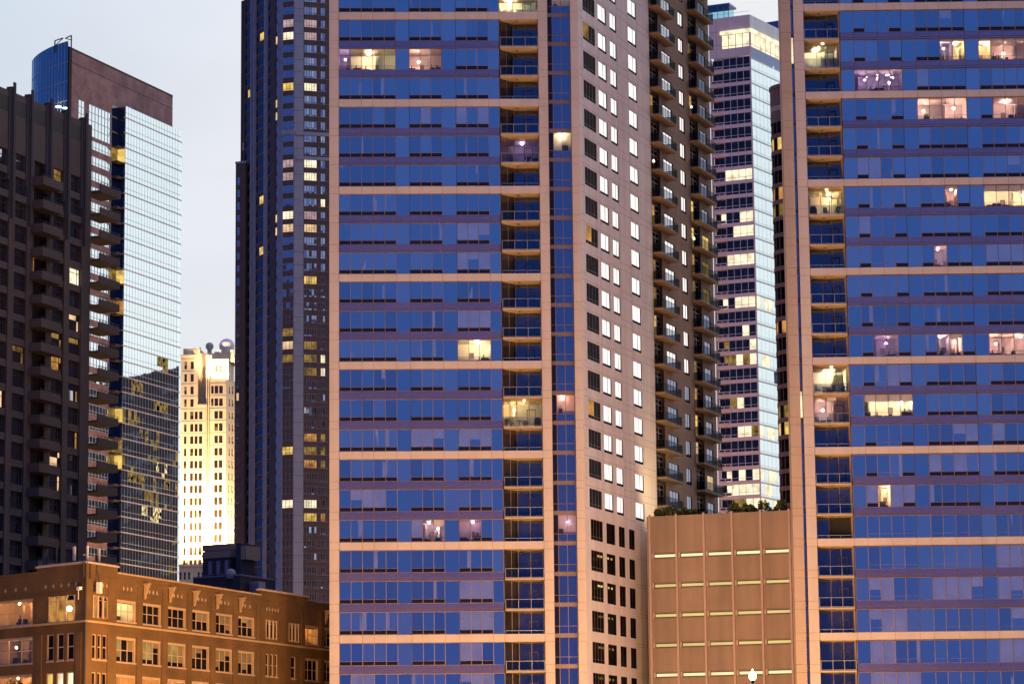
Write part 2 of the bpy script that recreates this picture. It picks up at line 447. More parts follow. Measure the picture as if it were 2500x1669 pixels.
w.poly([A.P(uA(1315) + .02, ZA[-1], -.1), A.P(uA(1315) + .02, ZA[-1], -2.6), A.P(uA(1315) + .02, ZA[0], -2.6), A.P(uA(1315) + .02, ZA[0], -.1)], SLAB)
w.q(0, uc, 0, ZA[-1], -.02, CONC)
LB = B.u(1583, 60)
prism(w, [A.P(.3, 0, -6)[:2], A.P(uc - 4, 0, -6)[:2], B.P(7, 0, -4)[:2], B.P(LB, 0, -4)[:2], A.P(10, 0, -30)[:2], A.P(0.3, 0, -28)[:2]], 0, ZA[0], CONC)
w.poly([A.P(0, 0, -.5), A.P(0, 0, -28), A.P(0, ZA[0], -28), A.P(0, ZA[0], -.5)], CONC)
w.build('wall', bm)
G = lambda f, xs: [f(x) for x in xs]
gA = [(G(uA, [827.3, 854.9, 882.4, 910, 938.5, 966]), {0, 1, 2, 3, 4}, uA(999)), (G(uA, [999, 1026.3, 1052.3, 1078.3]), {0, 1, 2}, uA(1113)), (G(uA, [1113, 1139.9, 1165.9, 1192.8]), {0, 1, 2}, uA(1219))]
litA = {4: {0: {k: ('bright' if k else 'violet', 0) for k in range(5)}, 1: {k: ('pink', 0) for k in range(3)}},
        14: {2: {k: ('bright', 0) for k in range(3)}}, 20: {1: {2: ('pale', .25), 1: ('pale', 0)}, 2: {0: ('violet', 0), 1: ('violet', 0)}}}
curtA = {10: {2: {0, 1, 2}}, 11: {2: {0, 1, 2}}, 13: {2: {0, 1, 2}}, 17: {1: {0, 1, 2}, 2: {0, 1, 2}}, 19: {0: {1, 2, 3}}, 20: {1: {0}}, 22: {2: {0, 1, 2}}, 23: {2: {0, 1, 2}}, 24: {2: {0, 1}}, 25: {2: {0, 1, 2}, 0: {1, 2}}, 6: {2: {0, 2}}}
balA = {2: 'bright', 7: 'violet', 14: None, 16: 'warm'}
notchA = {2: 'warm', 7: 'bright', 16: 'pink', 20: 'violet', 9: None}
for j in range(len(ZA) - 1):
    zt, zb = ZA[j], ZA[j + 1]; p = zt - zb
    mb = MB(A)
    if j % 3 == 0:
        edges = G(uA, [827.3, 882.4, 910, 966, 999, 1078.3, 1113, 1192.8, 1220, 1315.5])
        for a, b in zip(edges, edges[1:]): mb.box(a + .014, b - .014, zt - .255 * p, zt - .012, -.4, -.012, CONC)
        mb.box(edges[0], edges[-1], zt - .25 * p, zt - .02, -.42, -.035, JOINT)
        mb.build('concrete_band', bm)
    else:
        edges = G(uA, [827.3, 882.4, 910, 966, 999, 1078.3, 1113, 1192.8, 1219])
        for a, b in zip(edges, edges[1:]):
            mb.q(a + .03, b - .03, zt - .17 * p, zt - .02, -.11, SPAN, .001); mb.q(a + .03, b - .03, zt - .245 * p, zt - .19 * p, -.11, SPAN, .001)
        mb.box(edges[0], edges[-1], zt - .255 * p, zt - .004, -.3, -.13, JOINT)
        mb.build('spandrel', bm)
    ribbon_floor(A, bm, zt, zb, gA, litA.get(j, {}), curtA.get(j, {}))
    recess_balcony(A, bm, uA(1221.5), uA(1315), zt, p, [(0, -.7), (.36, -2.3), (1, -2.3)], balA.get(j), banded=j % 3 == 0)
    n0, n1 = uA(1338) + .02, uA(1394.8) - .02
    k = notchA.get(j)
    nb = window(A, n0, n1, zb + .02, zt - .10 * p, -.9, (lambda i, jj: None if (k and jj == 1 and i > 0) else (GDARK if i == 0 else GNOTCH)), (.22, .60), (.28,), fw=.06)  # dark first pane paints the pier's reflection into the glass
    if k:
        zf = lerp(zb, zt - .1 * p, .28); room(nb, lerp(n0, n1, .22), n1, zf, zt - .12 * p, -.93, k, .47, DARK, 1)
        nb.q(lerp(n0, n1, .22), n1, zf, zt - .1 * p, -.9, CLEAR)
    nb.box(n0 - .02, n1 + .02, zt - .10 * p + .003, zt + .017, -1.4, -.82, MULL)
    nb.build('corner_window', bm)
# side wall
ytop = [-90.2, -19.3] + [51.6 + 70.92 * k for k in range(13)] + [974.2, 1045.8, 1118.4, 1191, 1265.2, 1340.7, 1413.7, 1489, 1565, 1640.8]
zB = []
for i, y in enumerate(ytop):
    zB.append(B.z(1422.7 + (y - 50) * .0161, y))
ub = lambda px, y=75: B.u(px, y)
up = [(ub(1423), ub(1452)), (ub(1459.5), ub(1479.3)), (ub(1488.5), ub(1504)), (ub(1532.6), ub(1552.5))]
lo = [(B.u(1442.6, 1290), B.u(1471.7, 1300)), (B.u(1480.7, 1300), B.u(1501.6, 1310)), (B.u(1511, 1310), B.u(1525.5, 1320)), (B.u(1536, 1320), B.u(1549.5, 1330))]
holes = []; spec = []
for i, z in enumerate(zB):
    low = i >= 19; H = 2.02 if not low else 2.25
    cols = lo if low else up
    for c, (a, b) in enumerate(cols):
        if not low and i == 18 and c == 3: pass
        holes.append((a, b, z - H, z)); spec.append((i, c, low))
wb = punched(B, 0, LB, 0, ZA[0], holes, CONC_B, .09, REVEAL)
for i, z in enumerate(zB):
    for dz in ((.24, -2.26) if i < 19 else ()):
        for a, b in ((0.05, up[0][0] - .02), (up[2][1] + .05, up[3][0] - .05), (up[3][1] + .05, LB)) if dz < 0 else ((0.05, LB),):
            wb.box(a, b, z + dz - .013, z + dz + .013, -.02, .003, JOINT)
for u in (up[1][0] - .18, up[2][1] + .35, up[3][0] - .1, up[3][1] + .6): wb.box(u - .012, u + .012, zB[18], ZA[0], -.02, .0035, JOINT)
for i in range(19, len(zB)):
    for k in (0, .32): wb.box(lo[3][1] + .35, LB - .05, zB[i] + .25 + k, zB[i] + .275 + k, -.02, .004, JOINT)
wb.build('side_wall', bm)
litB = {(2, 0): L_YELD, (9, 0): L_AMBER, (15, 0): L_AMBER}
for (a, b, z0, z1), (i, c, low) in zip(holes, spec):
    if c == 0:
        g = GROOM; vs, hs = (.25, .5, .75), (.18,)
    elif low: g = GROOM; vs, hs = ((.5,), (.16,)) if c != 1 else ((), ())
    else: g = GMIRR; vs, hs = (.60,), (.14,)
    k = (i, c)
    gf = (lambda ii, jj, g=g, k=k: litB[k] if k in litB and jj == 1 and ii < 2 else (GROOM if jj == 0 else g))
    wd = window(B, a, b, z0, z1, -.06, gf, vs, hs, fr=MULL if c == 0 else REVEAL, fw=.04, fd=.018, tilt=.003)
    if low and i in (20, 21, 22, 23, 24) and c in (0, 1):
        for t in ((.55, .78) if c == 0 else (.1, .5)): wd.box(lerp(a, b, t), lerp(a, b, t + .17), z1 - .62, z1 - .40, -.055, -.04, L_YEL if i < 22 else L_YELD)
    wd.build('window', bm)

# ---- the matching tower on the right
Rf = Fac(1909.2, 240, 322, pairs=[(2055, 223.1, 2455, 214.3), (2055, 437, 2455, 431.3), (2080, 1090, 2450, 1088.9), (2080, 1313.2, 2450, 1313.9), (2085, 1542.8, 2480, 1543.5)])
uR = lambda px: Rf.u(px, 240)
rt = thing('apartment_tower', 'tan and blue glass tower cut by the right edge, balconies along its left side', 'tower', Rf.P(0, 0))
ZR = levels(Rf, 2055, [-207, 8.4, 223.1, 437, 653.5, 871, 1090, 1313.2, 1542.8, 1775])
uend = uR(2575)
w = MB(Rf)
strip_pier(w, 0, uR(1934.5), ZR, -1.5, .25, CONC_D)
strip_pier(w, uR(1942), uR(1967) - .03, ZR, -1.5, 0, CONC)
strip_pier(w, uR(2549) + .05, uend, ZR, -.5, 0, CONC)
w.q(0, uend, 0, ZR[-1], -.02, CONC)
for px in (1967, 2053):
    u = uR(px); w.poly([Rf.P(u, ZR[-1], -.1), Rf.P(u, ZR[-1], -2.6), Rf.P(u, ZR[0], -2.6), Rf.P(u, ZR[0], -.1)], SLAB)
prism(w, [Rf.P(.3, 0, -6)[:2], Rf.P(uend, 0, -6)[:2], Rf.P(uend + 8, 0, -26)[:2], Rf.P(6, 0, -26)[:2]], 0, ZR[0], CONC)
prism(w, [Rf.P(.6, 0, -6.5)[:2], Rf.P(uend - .6, 0, -6.5)[:2], Rf.P(uend - .6, 0, -25)[:2], Rf.P(6.5, 0, -25)[:2]], ZR[0] - .5, 205, CONC)
w.poly([Rf.P(0, 0, -1.5), Rf.P(0.3, 0, -6), Rf.P(0.3, ZR[0], -6), Rf.P(0, ZR[0], -1.5)], CONC)
w.build('wall', rt)
vents14 = {0, 3}
gR = [(G(uR, [2088, 2116, 2146, 2175, 2205]), {0, 3}, uR(2055.7)), (G(uR, [2239.7, 2268.6, 2299.4, 2330, 2360]), {0, 1, 2, 3}, uR(2205)), (G(uR, [2394, 2423.8, 2454.3, 2485, 2516]), {0, 1, 2, 3}, uR(2360)), (G(uR, [2549.5, 2549.6]), set(), uR(2516))]
gR = gR[:3]
litR = {4: {1: {2: ('pale', .1), 3: ('warm', .1)}, 2: {k: ('pink', .1) if k else ('warm', .1) for k in range(4)}},
        5: {0: {k: ('violet', 0) for k in range(4)}},
        6: {1: {k: ('pink', 0) for k in range(4)}, 2: {k: ('pink', 0) for k in range(1, 4)}},
        9: {1: {2: ('pink', .15)}, 2: {k: ('bright', .25) for k in range(4)}},
        11: {1: {1: ('pale', 0)}}, 14: {0: {1: ('violet', 0), 2: ('violet', 0)}, 1: {2: ('pink', .2), 1: ('pale', 0)}, 2: {k: ('pink', 0) for k in range(4)}},
        16: {0: {k: ('bright', .33) for k in range(4)}}, 19: {0: {1: ('warm', 0)}}}
curtR = {19: {0: {0, 2, 3}}, 18: {1: {0, 2}}, 17: {1: {2, 3}, 2: {0}}, 21: {2: {0, 1, 2, 3}}, 22: {0: {0, 1}, 1: {0, 1, 2, 3}, 2: {0, 1, 2}}, 23: {0: {0, 1, 2}, 2: {1}}, 24: {0: {0, 1}, 2: {0, 1}}, 25: {0: {0, 1, 2, 3}}, 8: {0: {0, 1}}, 3: {1: {2}}}
balR = {4: 'bright', 9: 'warm', 15: 'bright', 16: 'pink', 26: 'warm'}
for j in range(len(ZR) - 1):
    zt, zb = ZR[j], ZR[j + 1]; p = zt - zb
    mb = MB(Rf); E = [2055.7, 2088, 2146, 2205, 2239.7, 2299.4, 2360, 2394, 2454.3, 2516, 2549]
    if j % 3 == 0:
        edges = G(uR, [1967] + E)
        for a, b in zip(edges, edges[1:]): mb.box(a + .014, b - .014, zt - .24 * p, zt - .012, -.4, -.012, CONC)
        mb.box(edges[0], edges[-1], zt - .235 * p, zt - .02, -.42, -.035, JOINT); mb.build('concrete_band', rt)
    else:
        edges = G(uR, E)
        for a, b in zip(edges, edges[1:]):
            mb.q(a + .03, b - .03, zt - .16 * p, zt - .02, -.11, SPAN, .001); mb.q(a + .03, b - .03, zt - .235 * p, zt - .18 * p, -.11, SPAN, .001)
        mb.box(edges[0], edges[-1], zt - .245 * p, zt - .004, -.3, -.13, JOINT); mb.build('spandrel', rt)
    gg = gR if j < 20 else [(e, set(), f) for e, v, f in gR]
    ribbon_floor(Rf, rt, zt, zb, gg, litR.get(j, {}), curtR.get(j, {}))
    recess_balcony(Rf, rt, uR(1967), uR(2053), zt, p, [(0, -2.3), (.4, -2.3), (1, -1.7)], balR.get(j), louvre=(j == 20), banded=j % 3 == 0)
    n0, n1 = uR(1934.5) + .01, uR(1942) - .01
    nb = window(Rf, n0, n1, zb + .02, zt - .1 * p, -.75, L_WHITE if j in (4, 16) else GNOTCH, (), (.3,), fw=.04)
    nb.box(n0, n1, zt - .1 * p + .003, zt + .017, -1.4, -.7, MULL); nb.build('corner_window', rt)

# ------------------------------------------------------------------ brown balcony tower behind the middle tower
BROWN = matte('brown_precast', (.30, .205, .165), var=.08, streak=.08)
bt = Fac(1585, 150, 349, B.a)
br = thing('balcony_tower', 'dark brown apartment tower of small balconies and bright windows behind the middle tower', 'tower', bt.P(0, 0))
ub = lambda px, y=150: bt.u(px, y)
zs = []
z_a, z_b = bt.z(1592, 24.5), bt.z(1592 - 3, 1163)
pz = (z_a - z_b) / 17
rows = [z_a + 2 * pz - k * pz for k in range(21)]          # soffit level of each balcony row
bays = [(ub(1585.5), ub(1607), ub(1628)), (ub(1680), ub(1700.5), ub(1723))]
wins = [(ub(1615.5), ub(1638)), (ub(1656.5), ub(1668.5)), (ub(1706), ub(1721.5))]
Lb = ub(1730.5)
holes = []; spec = []
zoff = bt.z(1617, 59) - z_a                                # window head relative to its balcony soffit line at column 1
for i, zf in enumerate(rows):
    hd = zf + zoff - 0.05
    for c, (a, b) in enumerate(wins):
        holes.append((a, b, hd - 1.95, hd)); spec.append((i, c))
    for c, (a, b, e) in enumerate(bays):
        holes.append((a + .05, b, zf + .30, zf + pz - .05)); spec.append((i, 9 + c))
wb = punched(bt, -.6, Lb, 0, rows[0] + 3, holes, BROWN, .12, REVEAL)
for i, zf in enumerate(rows):
    wb.box(-.5, Lb - .02, zf + zoff + .45, zf + zoff + .475, -.02, .004, JOINT)
prism(wb, [bt.P(-.6, 0, -3)[:2], bt.P(Lb, 0, -3)[:2], bt.P(Lb, 0, -14)[:2], bt.P(-.6, 0, -16)[:2]], 0, rows[0] + 3, BROWN)
wb.poly([bt.P(Lb, 0, 0), bt.P(Lb, 0, -3), bt.P(Lb, rows[0] + 3, -3), bt.P(Lb, rows[0] + 3, 0)], BROWN)
wb.poly([bt.P(-.6, 0, 0), bt.P(-.6, 0, -3), bt.P(-.6, rows[0] + 3, -3), bt.P(-.6, rows[0] + 3, 0)], BROWN)
wb.build('wall', br)
litW = {(6, 9): L_AMBER, (5, 10): L_AMBER, (10, 9): L_AMBER, (9, 10): L_YEL, (10, 10): L_YEL, (11, 10): L_AMBER, (14, 9): L_YEL, (13, 9): L_YELD, (15, 10): L_YELD, (17, 10): L_YEL, (18, 10): L_WARM, (3, 10): L_YELD, (16, 10): L_AMBER, (2, 9): L_YELD, (12, 9): L_YELD, (9, 2): L_YEL, (11, 2): L_YELD, (10, 2): L_YELD, (18, 2): L_WARM, (12, 10): L_YELD}
for (a, b, z0, z1), (i, c) in zip(holes, spec):
    k = (i, c)
    if c < 9:
        g = GMIRR if c < 2 else GBACK
        if i > 14 and c < 2: g = GBACK
        window(bt, a, b, z0, z1, -.09, (lambda ii, jj, g=g, k=k: litW.get(k, g) if jj else GROOM), (.36, .68) if c == 0 else (.55,), (.13,), fr=REVEAL, fw=.05, fd=.025, tilt=.002).build('window', br)
    else:
        mb = MB(bt); zf = rows[i]; e = bays[c - 9][2]
        mb.box(a - .05, e, zf, zf + .16, -.6, 1.1, BROWN)
        mb.box(a - .02, e - .03, zf + .163, zf + .22, -.6, 1.06, DARKRAIL)
        bo = mb.build('balcony', br)
        gm = litW.get(k, GROOM)
        dmb = window(bt, a, b, z0 + .01, z1 - .35, -.35, (lambda ii, jj, gm=gm: gm if ii == 0 or gm is GROOM else GROOM), (.55,), (.76,), fw=.1)  # dark panes set forward carry the shade of the deep recess
        for uu in (a, b): dmb.poly([bt.P(uu, z0, -.1), bt.P(uu, z0, -.5), bt.P(uu, z1, -.5), bt.P(uu, z1, -.1)], REVEAL)
        dmb.q(a, b, z1 - .35, z1, -.33, REVEAL); dmb.poly([bt.P(a, z1, -.25), bt.P(b, z1, -.25), bt.P(b, z1, -1), bt.P(a, z1, -1)], BROWN)
        if k in ((8, 9), (5, 10), (10, 10)): dmb.lathe(bt.P(lerp(a, b, .35), z0 + 1.1, -.1), [(0, -.2), (.15, -.12), (.17, .12), (0, .2)], L_LAMP, 8)
        dmb.build('door', bo)
        railing(bt, a - .02, e - .02, zf + .22, 1.05, 1.07, 4, DARKRAIL, GRAILD, 'b', .035).build('railing', bo)

# ------------------------------------------------------------------ blank garage wall with light slots, planted roof
TAN = matte('tan_stucco', (.265, .195, .175), var=.10, streak=.13, scale=.25)
TANP = matte('tan_pilaster', (.42, .31, .32), var=.05)
SLOT = lit('light_slot', (1.0, .84, .46), 1.15, .85, 1.15, .15)
SLOT2 = lit('light_slot_dim', (.92, .68, .26), .85, .85, 1.15, .15)
Gf = Fac(1583, 1300, 339, pairs=[(1593, 1349.6, 1925.9, 1336.1), (1599.9, 1640.3, 1937.9, 1632.3), (1585, 1262, 1926.8, 1244.9)])
ug = lambda px, y=1260: Gf.u(px, y)
gt = thing('parking_garage', 'blank tan garage block with rows of short glowing slots between the towers', 'garage', Gf.P(0, 0))
ztop = Gf.z(1755, 1253.5)
pil = G(ug, [1586, 1650.7, 1718, 1786.8, 1857, 1927])
slots = []
for r in range(8):
    y = 1352 + 72.75 * r
    for k in range(5):
        z1 = Gf.z(1625, y); slots.append((pil[k] + .42, pil[k + 1] - .12, z1 - .33, z1, r))
Lg = ug(1944)
wb = punched(Gf, -.2, Lg, 0, ztop, [s[:4] for s in slots], TAN, .35)
prism(wb, [Gf.P(-.2, 0, -.6)[:2], Gf.P(Lg, 0, -.6)[:2], Gf.P(Lg + 1, 0, -30)[:2], Gf.P(4, 0, -30)[:2]], 0, ztop - .5, TAN)
wb.box(-.2, Lg, ztop - .01, ztop + .05, -.6, .02, TAN)
for r in range(6):
    zz = Gf.z(1625, 1352 + 72.75 * r)
    for k in range(5): wb.box(pil[k] + .12, pil[k + 1] - .15, zz + .16, zz + .20, -.02, .004, JOINT); wb.box(pil[k] + .12, pil[k + 1] - .15, zz - .50, zz - .46, -.02, .004, JOINT)
wb.build('wall', gt)
for k, u in enumerate(pil):
    mb = MB(Gf); mb.box(u - .13, u + .10, 0, ztop + .22, .003, .16, TANP); mb.build('pilaster', gt)
for (a, b, z0, z1, r) in slots:
    mb = MB(Gf); mb.q(a, b, z0, z1, -.3, SLOT if r in (0, 4) else SLOT2)
    mb.box(a - .1, b + .08, z1, z1 + .07, -.05, .05, REVEAL); mb.box(a - .1, b + .08, z0 - .09, z0, -.05, .04, REVEAL); mb.box(a - .22, a - .002, z0 - .12, z1 + .16, -.05, .10, TANP)
    mb.build('slot_window', gt)

LEAF = matte('leaf', (.09, .12, .04), .7, var=.5, scale=3.0, streak=0)
LEAF2 = matte('leaf_dark', (.03, .045, .018), .7, var=.5, scale=3.0, streak=0)
TWIG = matte('bark', (.07, .05, .035), .9)
def leaves(mb, c, rx, ry, rz, n, s, mats=(LEAF, LEAF2)):
    for _ in range(n):
        while True:
            p = Vector((random.uniform(-1, 1), random.uniform(-1, 1), random.uniform(-1, 1)))
            if .25 < p.length < 1: break
        q = c + Vector((p.x * rx, p.y * ry, p.z * rz))
        a = Vector((random.gauss(0, 1), random.gauss(0, 1), random.gauss(0, 1))).normalized(); b = a.cross(Vector((random.gauss(0, 1), random.gauss(0, 1), random.gauss(0, 1)))).normalized()
        k = s * random.uniform(.6, 1.4)
        mb.poly([q - a * k, q + b * k * .45, q + a * k, q - b * k * .45], random.choice(mats))
def plant(name, label, cat, base, h, r, n, s, group=None, up=True):
    t = thing(name, label, cat, base, group)
    st = MB(); cr = MB()
    for k in range(7):
        a = random.uniform(0, 6.28); e = base + Vector((math.cos(a) * r * .6, math.sin(a) * r * .6, h * random.uniform(.6, .95)))
        st.tube([base, base.lerp(e, .5) + Vector((0, 0, .05)), e], [.03, .02, .008], TWIG, 5)
        leaves(cr, e - Vector((0, 0, h * .12)), r * .36, r * .36, h * .2, n // 7, s)
    leaves(cr, base + Vector((0, 0, h * .38)), r, r, h * .34, n // 3, s)
    st.build('stem', t); cr.build('foliage', t); return t
words = ['bushy shrub at the left end of the garage roof against the side wall', 'tallest shrub cluster on the garage roof below the brown balconies', 'low spreading shrub beside the tallest garage roof shrub', 'trailing shrub spilling over the garage parapet under the brown tower', 'small sparse shrub at the foot of the brown tower edge', 'dark upright shrub in front of the pale slim tower balconies', 'shrub before the dark windows of the pale slim tower', 'shrub silhouetted by the lit corner window of the slim tower', 'leafy shrub left of the gap before the round bay tower', 'shrub with arching twigs near the right end of the garage roof', 'rightmost roof shrub, leaning at the foot of the round bay tower']
pxs = [(1604, .9, .8), (1628, 1.35, 1.0), (1650, 1.05, 1.0), (1676, .8, 1.0), (1706, .6, .8), (1783, 1.35, .75), (1806, 1.0, .9), (1831, .95, .8), (1858, 1.25, .7), (1880, .7, .7), (1899, 1.3, .8)]
for (px, h, r), lb in zip(pxs, words):
    b = Gf.P(Gf.u(px, 1255), ztop - .5, -1.1 - random.random() * .6)
    plant('shrub', lb, 'shrub', b, h * 1.25 + .4, r, 460, .13, 'shrubs planted along the garage roof')

# ------------------------------------------------------------------ pale slim tower
PALE = matte('pale_mauve_panel', (.80, .62, .68), var=.05, streak=.05)
WHITEP = matte('white_panel', (.9, .88, .88), var=.03)
GTEAL = glass('dark_teal_glass', (.010, .018, .028), .02, (.6, .75, 1), .05, var=.9, vscale=.6)
GWHITE = glass('bright_side_glass', (.25, .30, .33), .72, (.78, .95, 1.0), .03, var=.1)
GCYAN = glass('cyan_glass', (.10, .35, .48), .30, (.6, .9, 1), .05)
GNAVY = glass('navy_band_glass', (.03, .09, .25), .12, (.6, .7, 1), .1)
Sf = Fac(1733, 200, 672, pairs=[(1735.8, 48.1, 1832.8, 36), (1753, 1073.4, 1854.5, 1066.4)])
us = lambda px, y=200: Sf.u(px, y)
st = thing('slim_tower', 'slim pale mauve tower with a lit crown band and bright mirrored side', 'tower', Sf.P(0, 0))
ucs = us(1834)
S2 = Fac(0, 0, 0, org=Sf.P(ucs, 0)[:2], pairs=[(1834.5, 36.5, 1906.6, 71.3), (1837, 131, 1908, 165.8), (1855.7, 1101.8, 1904, 1112)])
L2 = S2.u(1945, 200)
zt = Sf.z(1780, 42); zl1 = Sf.z(1800, 84); zl0 = Sf.z(1800, 117); zw = Sf.z(1800, 138)
p = (Sf.z(1800, 140) - Sf.z(1818, 1216)) / 31
lo_z = Sf.z(1800, 1400)
mb = MB(Sf)
mb.q(0, us(1763), zw, zt, 0, PALE); mb.q(us(1763), ucs, zl1 + .9, zt, 0, PALE); mb.q(us(1763), ucs, zw, zl0, 0, PALE)
prism(mb, [Sf.P(.2, 0, -2.2)[:2], S2.P(.1, 0, -3)[:2], S2.P(L2, 0, -3)[:2], S2.P(L2, 0, -12)[:2], Sf.P(.2, 0, -14)[:2]], 0, zt, PALE)
mb.q(0, L2, zl1 + .9, zt, 0, WHITEP, fac=S2)
for k in range(6): mb.box(us(1733) + k * 1.75, us(1733) + k * 1.75 + .05, zw, zt, -.03, .006, JOINT) if k < 2 else None
for zz in (.33, .66): mb.box(0, us(1763), lerp(zw, zt, zz) - .03, lerp(zw, zt, zz) + .03, -.03, .006, JOINT)
mb.box(0, .25, lo_z - 20, zw, -1.2, .003, PALE); mb.box(ucs - .18, ucs, 0, zt, -.6, .01, PALE)
for k in (0, 1): mb.box(us(1733), ucs, zt + .9 + k, zt + .95 + k, -.3, -.25, RAIL) if k == 0 else None
mb.build('wall', st)
band = MB(Sf); band.box(us(1761), ucs + .1, zl1 + .25, zl1 + 1.0, -.5, .35, L_LAMP if False else L_WHITE); band.box(0.1, L2, zl1 + .25, zl1 + 1.0, -.5, .3, L_WHITE, fac=S2)
band.build('light_cove', st)
bw = window(Sf, us(1763), ucs - .2, zl0, zl1 + .2, -.2, L_WHITE, (.25, .5, .75), (.2,), fr=MULL, fw=.12, tilt=0); bw.build('crown_window', st)
bw = window(S2, .15, L2, zl0, zl1 + .2, -.2, L_WHITE, [k / 9 for k in range(1, 9)], (.2,), fr=PALE, fw=.12, tilt=0); bw.build('crown_window', st)
bw = MB(S2); bw.q(.3, L2, zl0 - 2.6, zl0 - .1, .01, GNAVY); bw.q(.1, L2, zl0 - 2.9, zl0 - 2.6, .012, WHITEP); bw.build('dark_band', st)
CYANC = clear('cyan_clear_glass', (.62, .88, .96), .12)
ph = MB(Sf)
ph.box(us(1733) - 3, us(1779), zt + .01, zt + 3.3, -4.5, -1.5, CYANC); ph.box(us(1733) - 3.05, us(1779.5), zt + 3.3, zt + 3.75, -6.1, -1.4, GNAVY)
for px in (1750, 1765, 1776): ph.box(us(px), us(px) + .12, zt + .01, zt + 3.3, -1.5, -1.44, MULL)
ph.build('penthouse', st)
ph = MB(S2); ph.box(17, L2 + 6, zt - 1, zt + 2.6, -9, -1, GNAVY); ph.build('penthouse', st)
rows_s = [Sf.z(1800, 140) - k * p for k in range(36)]
litS = {8: [0, 1, 1, 1, 1, 0], 11: [1, 0, 0, 1, 1, 0], 12: [0, 0, 1, 1, 1, 0], 14: [0, 1, 1, 1, 1, 0], 17: [1, 0, 1, 1, 1, 1], 21: [2, 2, 1, 2, 1, 1], 19: [0, 0, 0, 1, 0, 0], 20: [2, 0, 0, 0, 1, 0], 24: [0, 2, 1, 0, 0, 0], 26: [0, 0, 1, 1, 2, 1], 29: [1, 0, 1, 0, 1, 1], 30: [1, 1, 1, 1, 1, 1], 31: [0, 2, 2, 1, 1, 1]}
E5 = G(us, [1765.5, 1782, 1798.4, 1815.2]) + [ucs - .2]
for i, z in enumerate(rows_s):
    zb = z - p; sl = .21 * p
    mb = MB(Sf); mb.box(.26, ucs - .19, zb, zb + sl, -1.6, .05, PALE); mb.build('floor_band', st)
    L = litS.get(i, [0] * 6); pick = [GTEAL, L_WHITE, L_YELD]
    bwn = window(Sf, us(1736), us(1764.5), zb + sl + .01, z - .01, -1.3, (lambda ii, jj, L=L: pick[L[0]] if ii else GTEAL), (.45,), (), fw=.12, tilt=.004)
    bo = bwn.build('balcony', st)
    railing(Sf, us(1736), us(1764.5), zb + sl, .75, .0, 2, PALE, GTEAL, None, .14).build('railing', bo)
    window(Sf, E5[0], E5[-1], zb + sl + .01, z - .005, -.12, (lambda ii, jj, L=L: pick[L[ii + 1]] if L[ii + 1] else GTEAL), (.25, .5, .75), (.27,), fr=PALE, fw=.10, fd=.10, tilt=.004).build('window', st)
    sg = MB(S2); n = 12
    for k in range(n):
        a, b = lerp(.15, L2, k / n), lerp(.15, L2, (k + 1) / n)
        if L[5] and k < 4: sg.q(a, b, zb + .55, z - .03, .0, L_WHITE if (k + i) % 3 else GWHITE)
        else: sg.q(a, b, zb + .55, z - .03, .0, GWHITE, .006)
        sg.box(a - .03, a + .03, zb + .55, z - .03, .002, .012, WHITEP)
    sg.q(.15, L2, zb + .03, zb + .28, .012, WHITEP); sg.q(.15, L2, zb + .32, zb + .52, .01, GWHITE)
    sg.box(.15, L2, zb + .74, zb + .78, .003, .02, RAIL)
    sg.build('side_window', st)

# ------------------------------------------------------------------ round bay tower
BAYB = matte('maroon_brown_masonry', (.20, .12, .11), var=.12)
D = 560; r0 = ray(1947, 500); cx = CAM.x + r0.x * (D - CAM.y) / r0.y; rad = 62 / F * D
kz = lambda y, px=1915: CAM.z + ray(px, y).z * (D - rad - CAM.y) / ray(px, y).y
rb = thing('round_bay_tower', 'dark maroon tower with stacked rounded bay windows beside the right tower', 'tower', (cx, D, 0))
mb = MB(); c = Vector((cx, D, 0)); ztp = kz(202)
mb.lathe(c, [(rad - .35, 0), (rad - .35, ztp - .02), (0, ztp)], BAYB, 48)
mb.lathe(c, [(rad, kz(292)), (rad, ztp - .5), (rad + .15, ztp - .5), (rad + .15, ztp + .1), (rad - .3, ztp + .1)], BAYB, 48)
mb.build('wall', rb)
pr = (kz(745) - kz(334)) / -10.05
zz = kz(331)
AM = matte('pale_ornament', (.42, .34, .33))
orn = MB()
for a in (195, 205, 215, 225): 
    aa = math.radians(a); q = c + Vector((math.cos(aa) * (rad + .03), math.sin(aa) * (rad + .03), kz(258))); orn.wbox(q, .12, .7, .9, AM, aa)
orn.build('ornament', rb)
litR2 = {0: L_YEL, 3: L_AMBER, 4: L_YELD, 11: L_AMBER, 17: L_YEL, 16: L_YELD}
pr = (kz(334) - kz(741)) / 10
for i in range(27):
    z1 = kz(334 - 44) - i * pr; mb = MB()
    gm = litR2.get(i - 1)
    mb.lathe(c, [(rad + .02, z1 - pr), (rad + .02, z1 - pr + .82), (rad - .3, z1 - pr + .85)], BAYB, 48)
    ring = mb.build('spandrel', rb)
    mb = MB()
    for s in range(16):
        a0 = math.radians(170 + s * 7.5); a1 = math.radians(170 + (s + 1) * 7.5)
        g = (gm if (gm and s % 5 in (1, 2, 3)) else GROOM)
        for rr, g2 in ((rad - .2, g),):
            mb.poly([(c.x + rr * math.cos(a0), c.y + rr * math.sin(a0), z1 - pr + .85), (c.x + rr * math.cos(a1), c.y + rr * math.sin(a1), z1 - pr + .85), (c.x + rr * math.cos(a1), c.y + rr * math.sin(a1), z1), (c.x + rr * math.cos(a0), c.y + rr * math.sin(a0), z1)], g2)
        if s % 2 == 0: mb.tube([(c.x + (rad - .12) * math.cos(a0), c.y + (rad - .12) * math.sin(a0), z1 - pr + .85), (c.x + (rad - .12) * math.cos(a0), c.y + (rad - .12) * math.sin(a0), z1)], .07, BAYB, 5)
    mb.build('bay_window', rb)

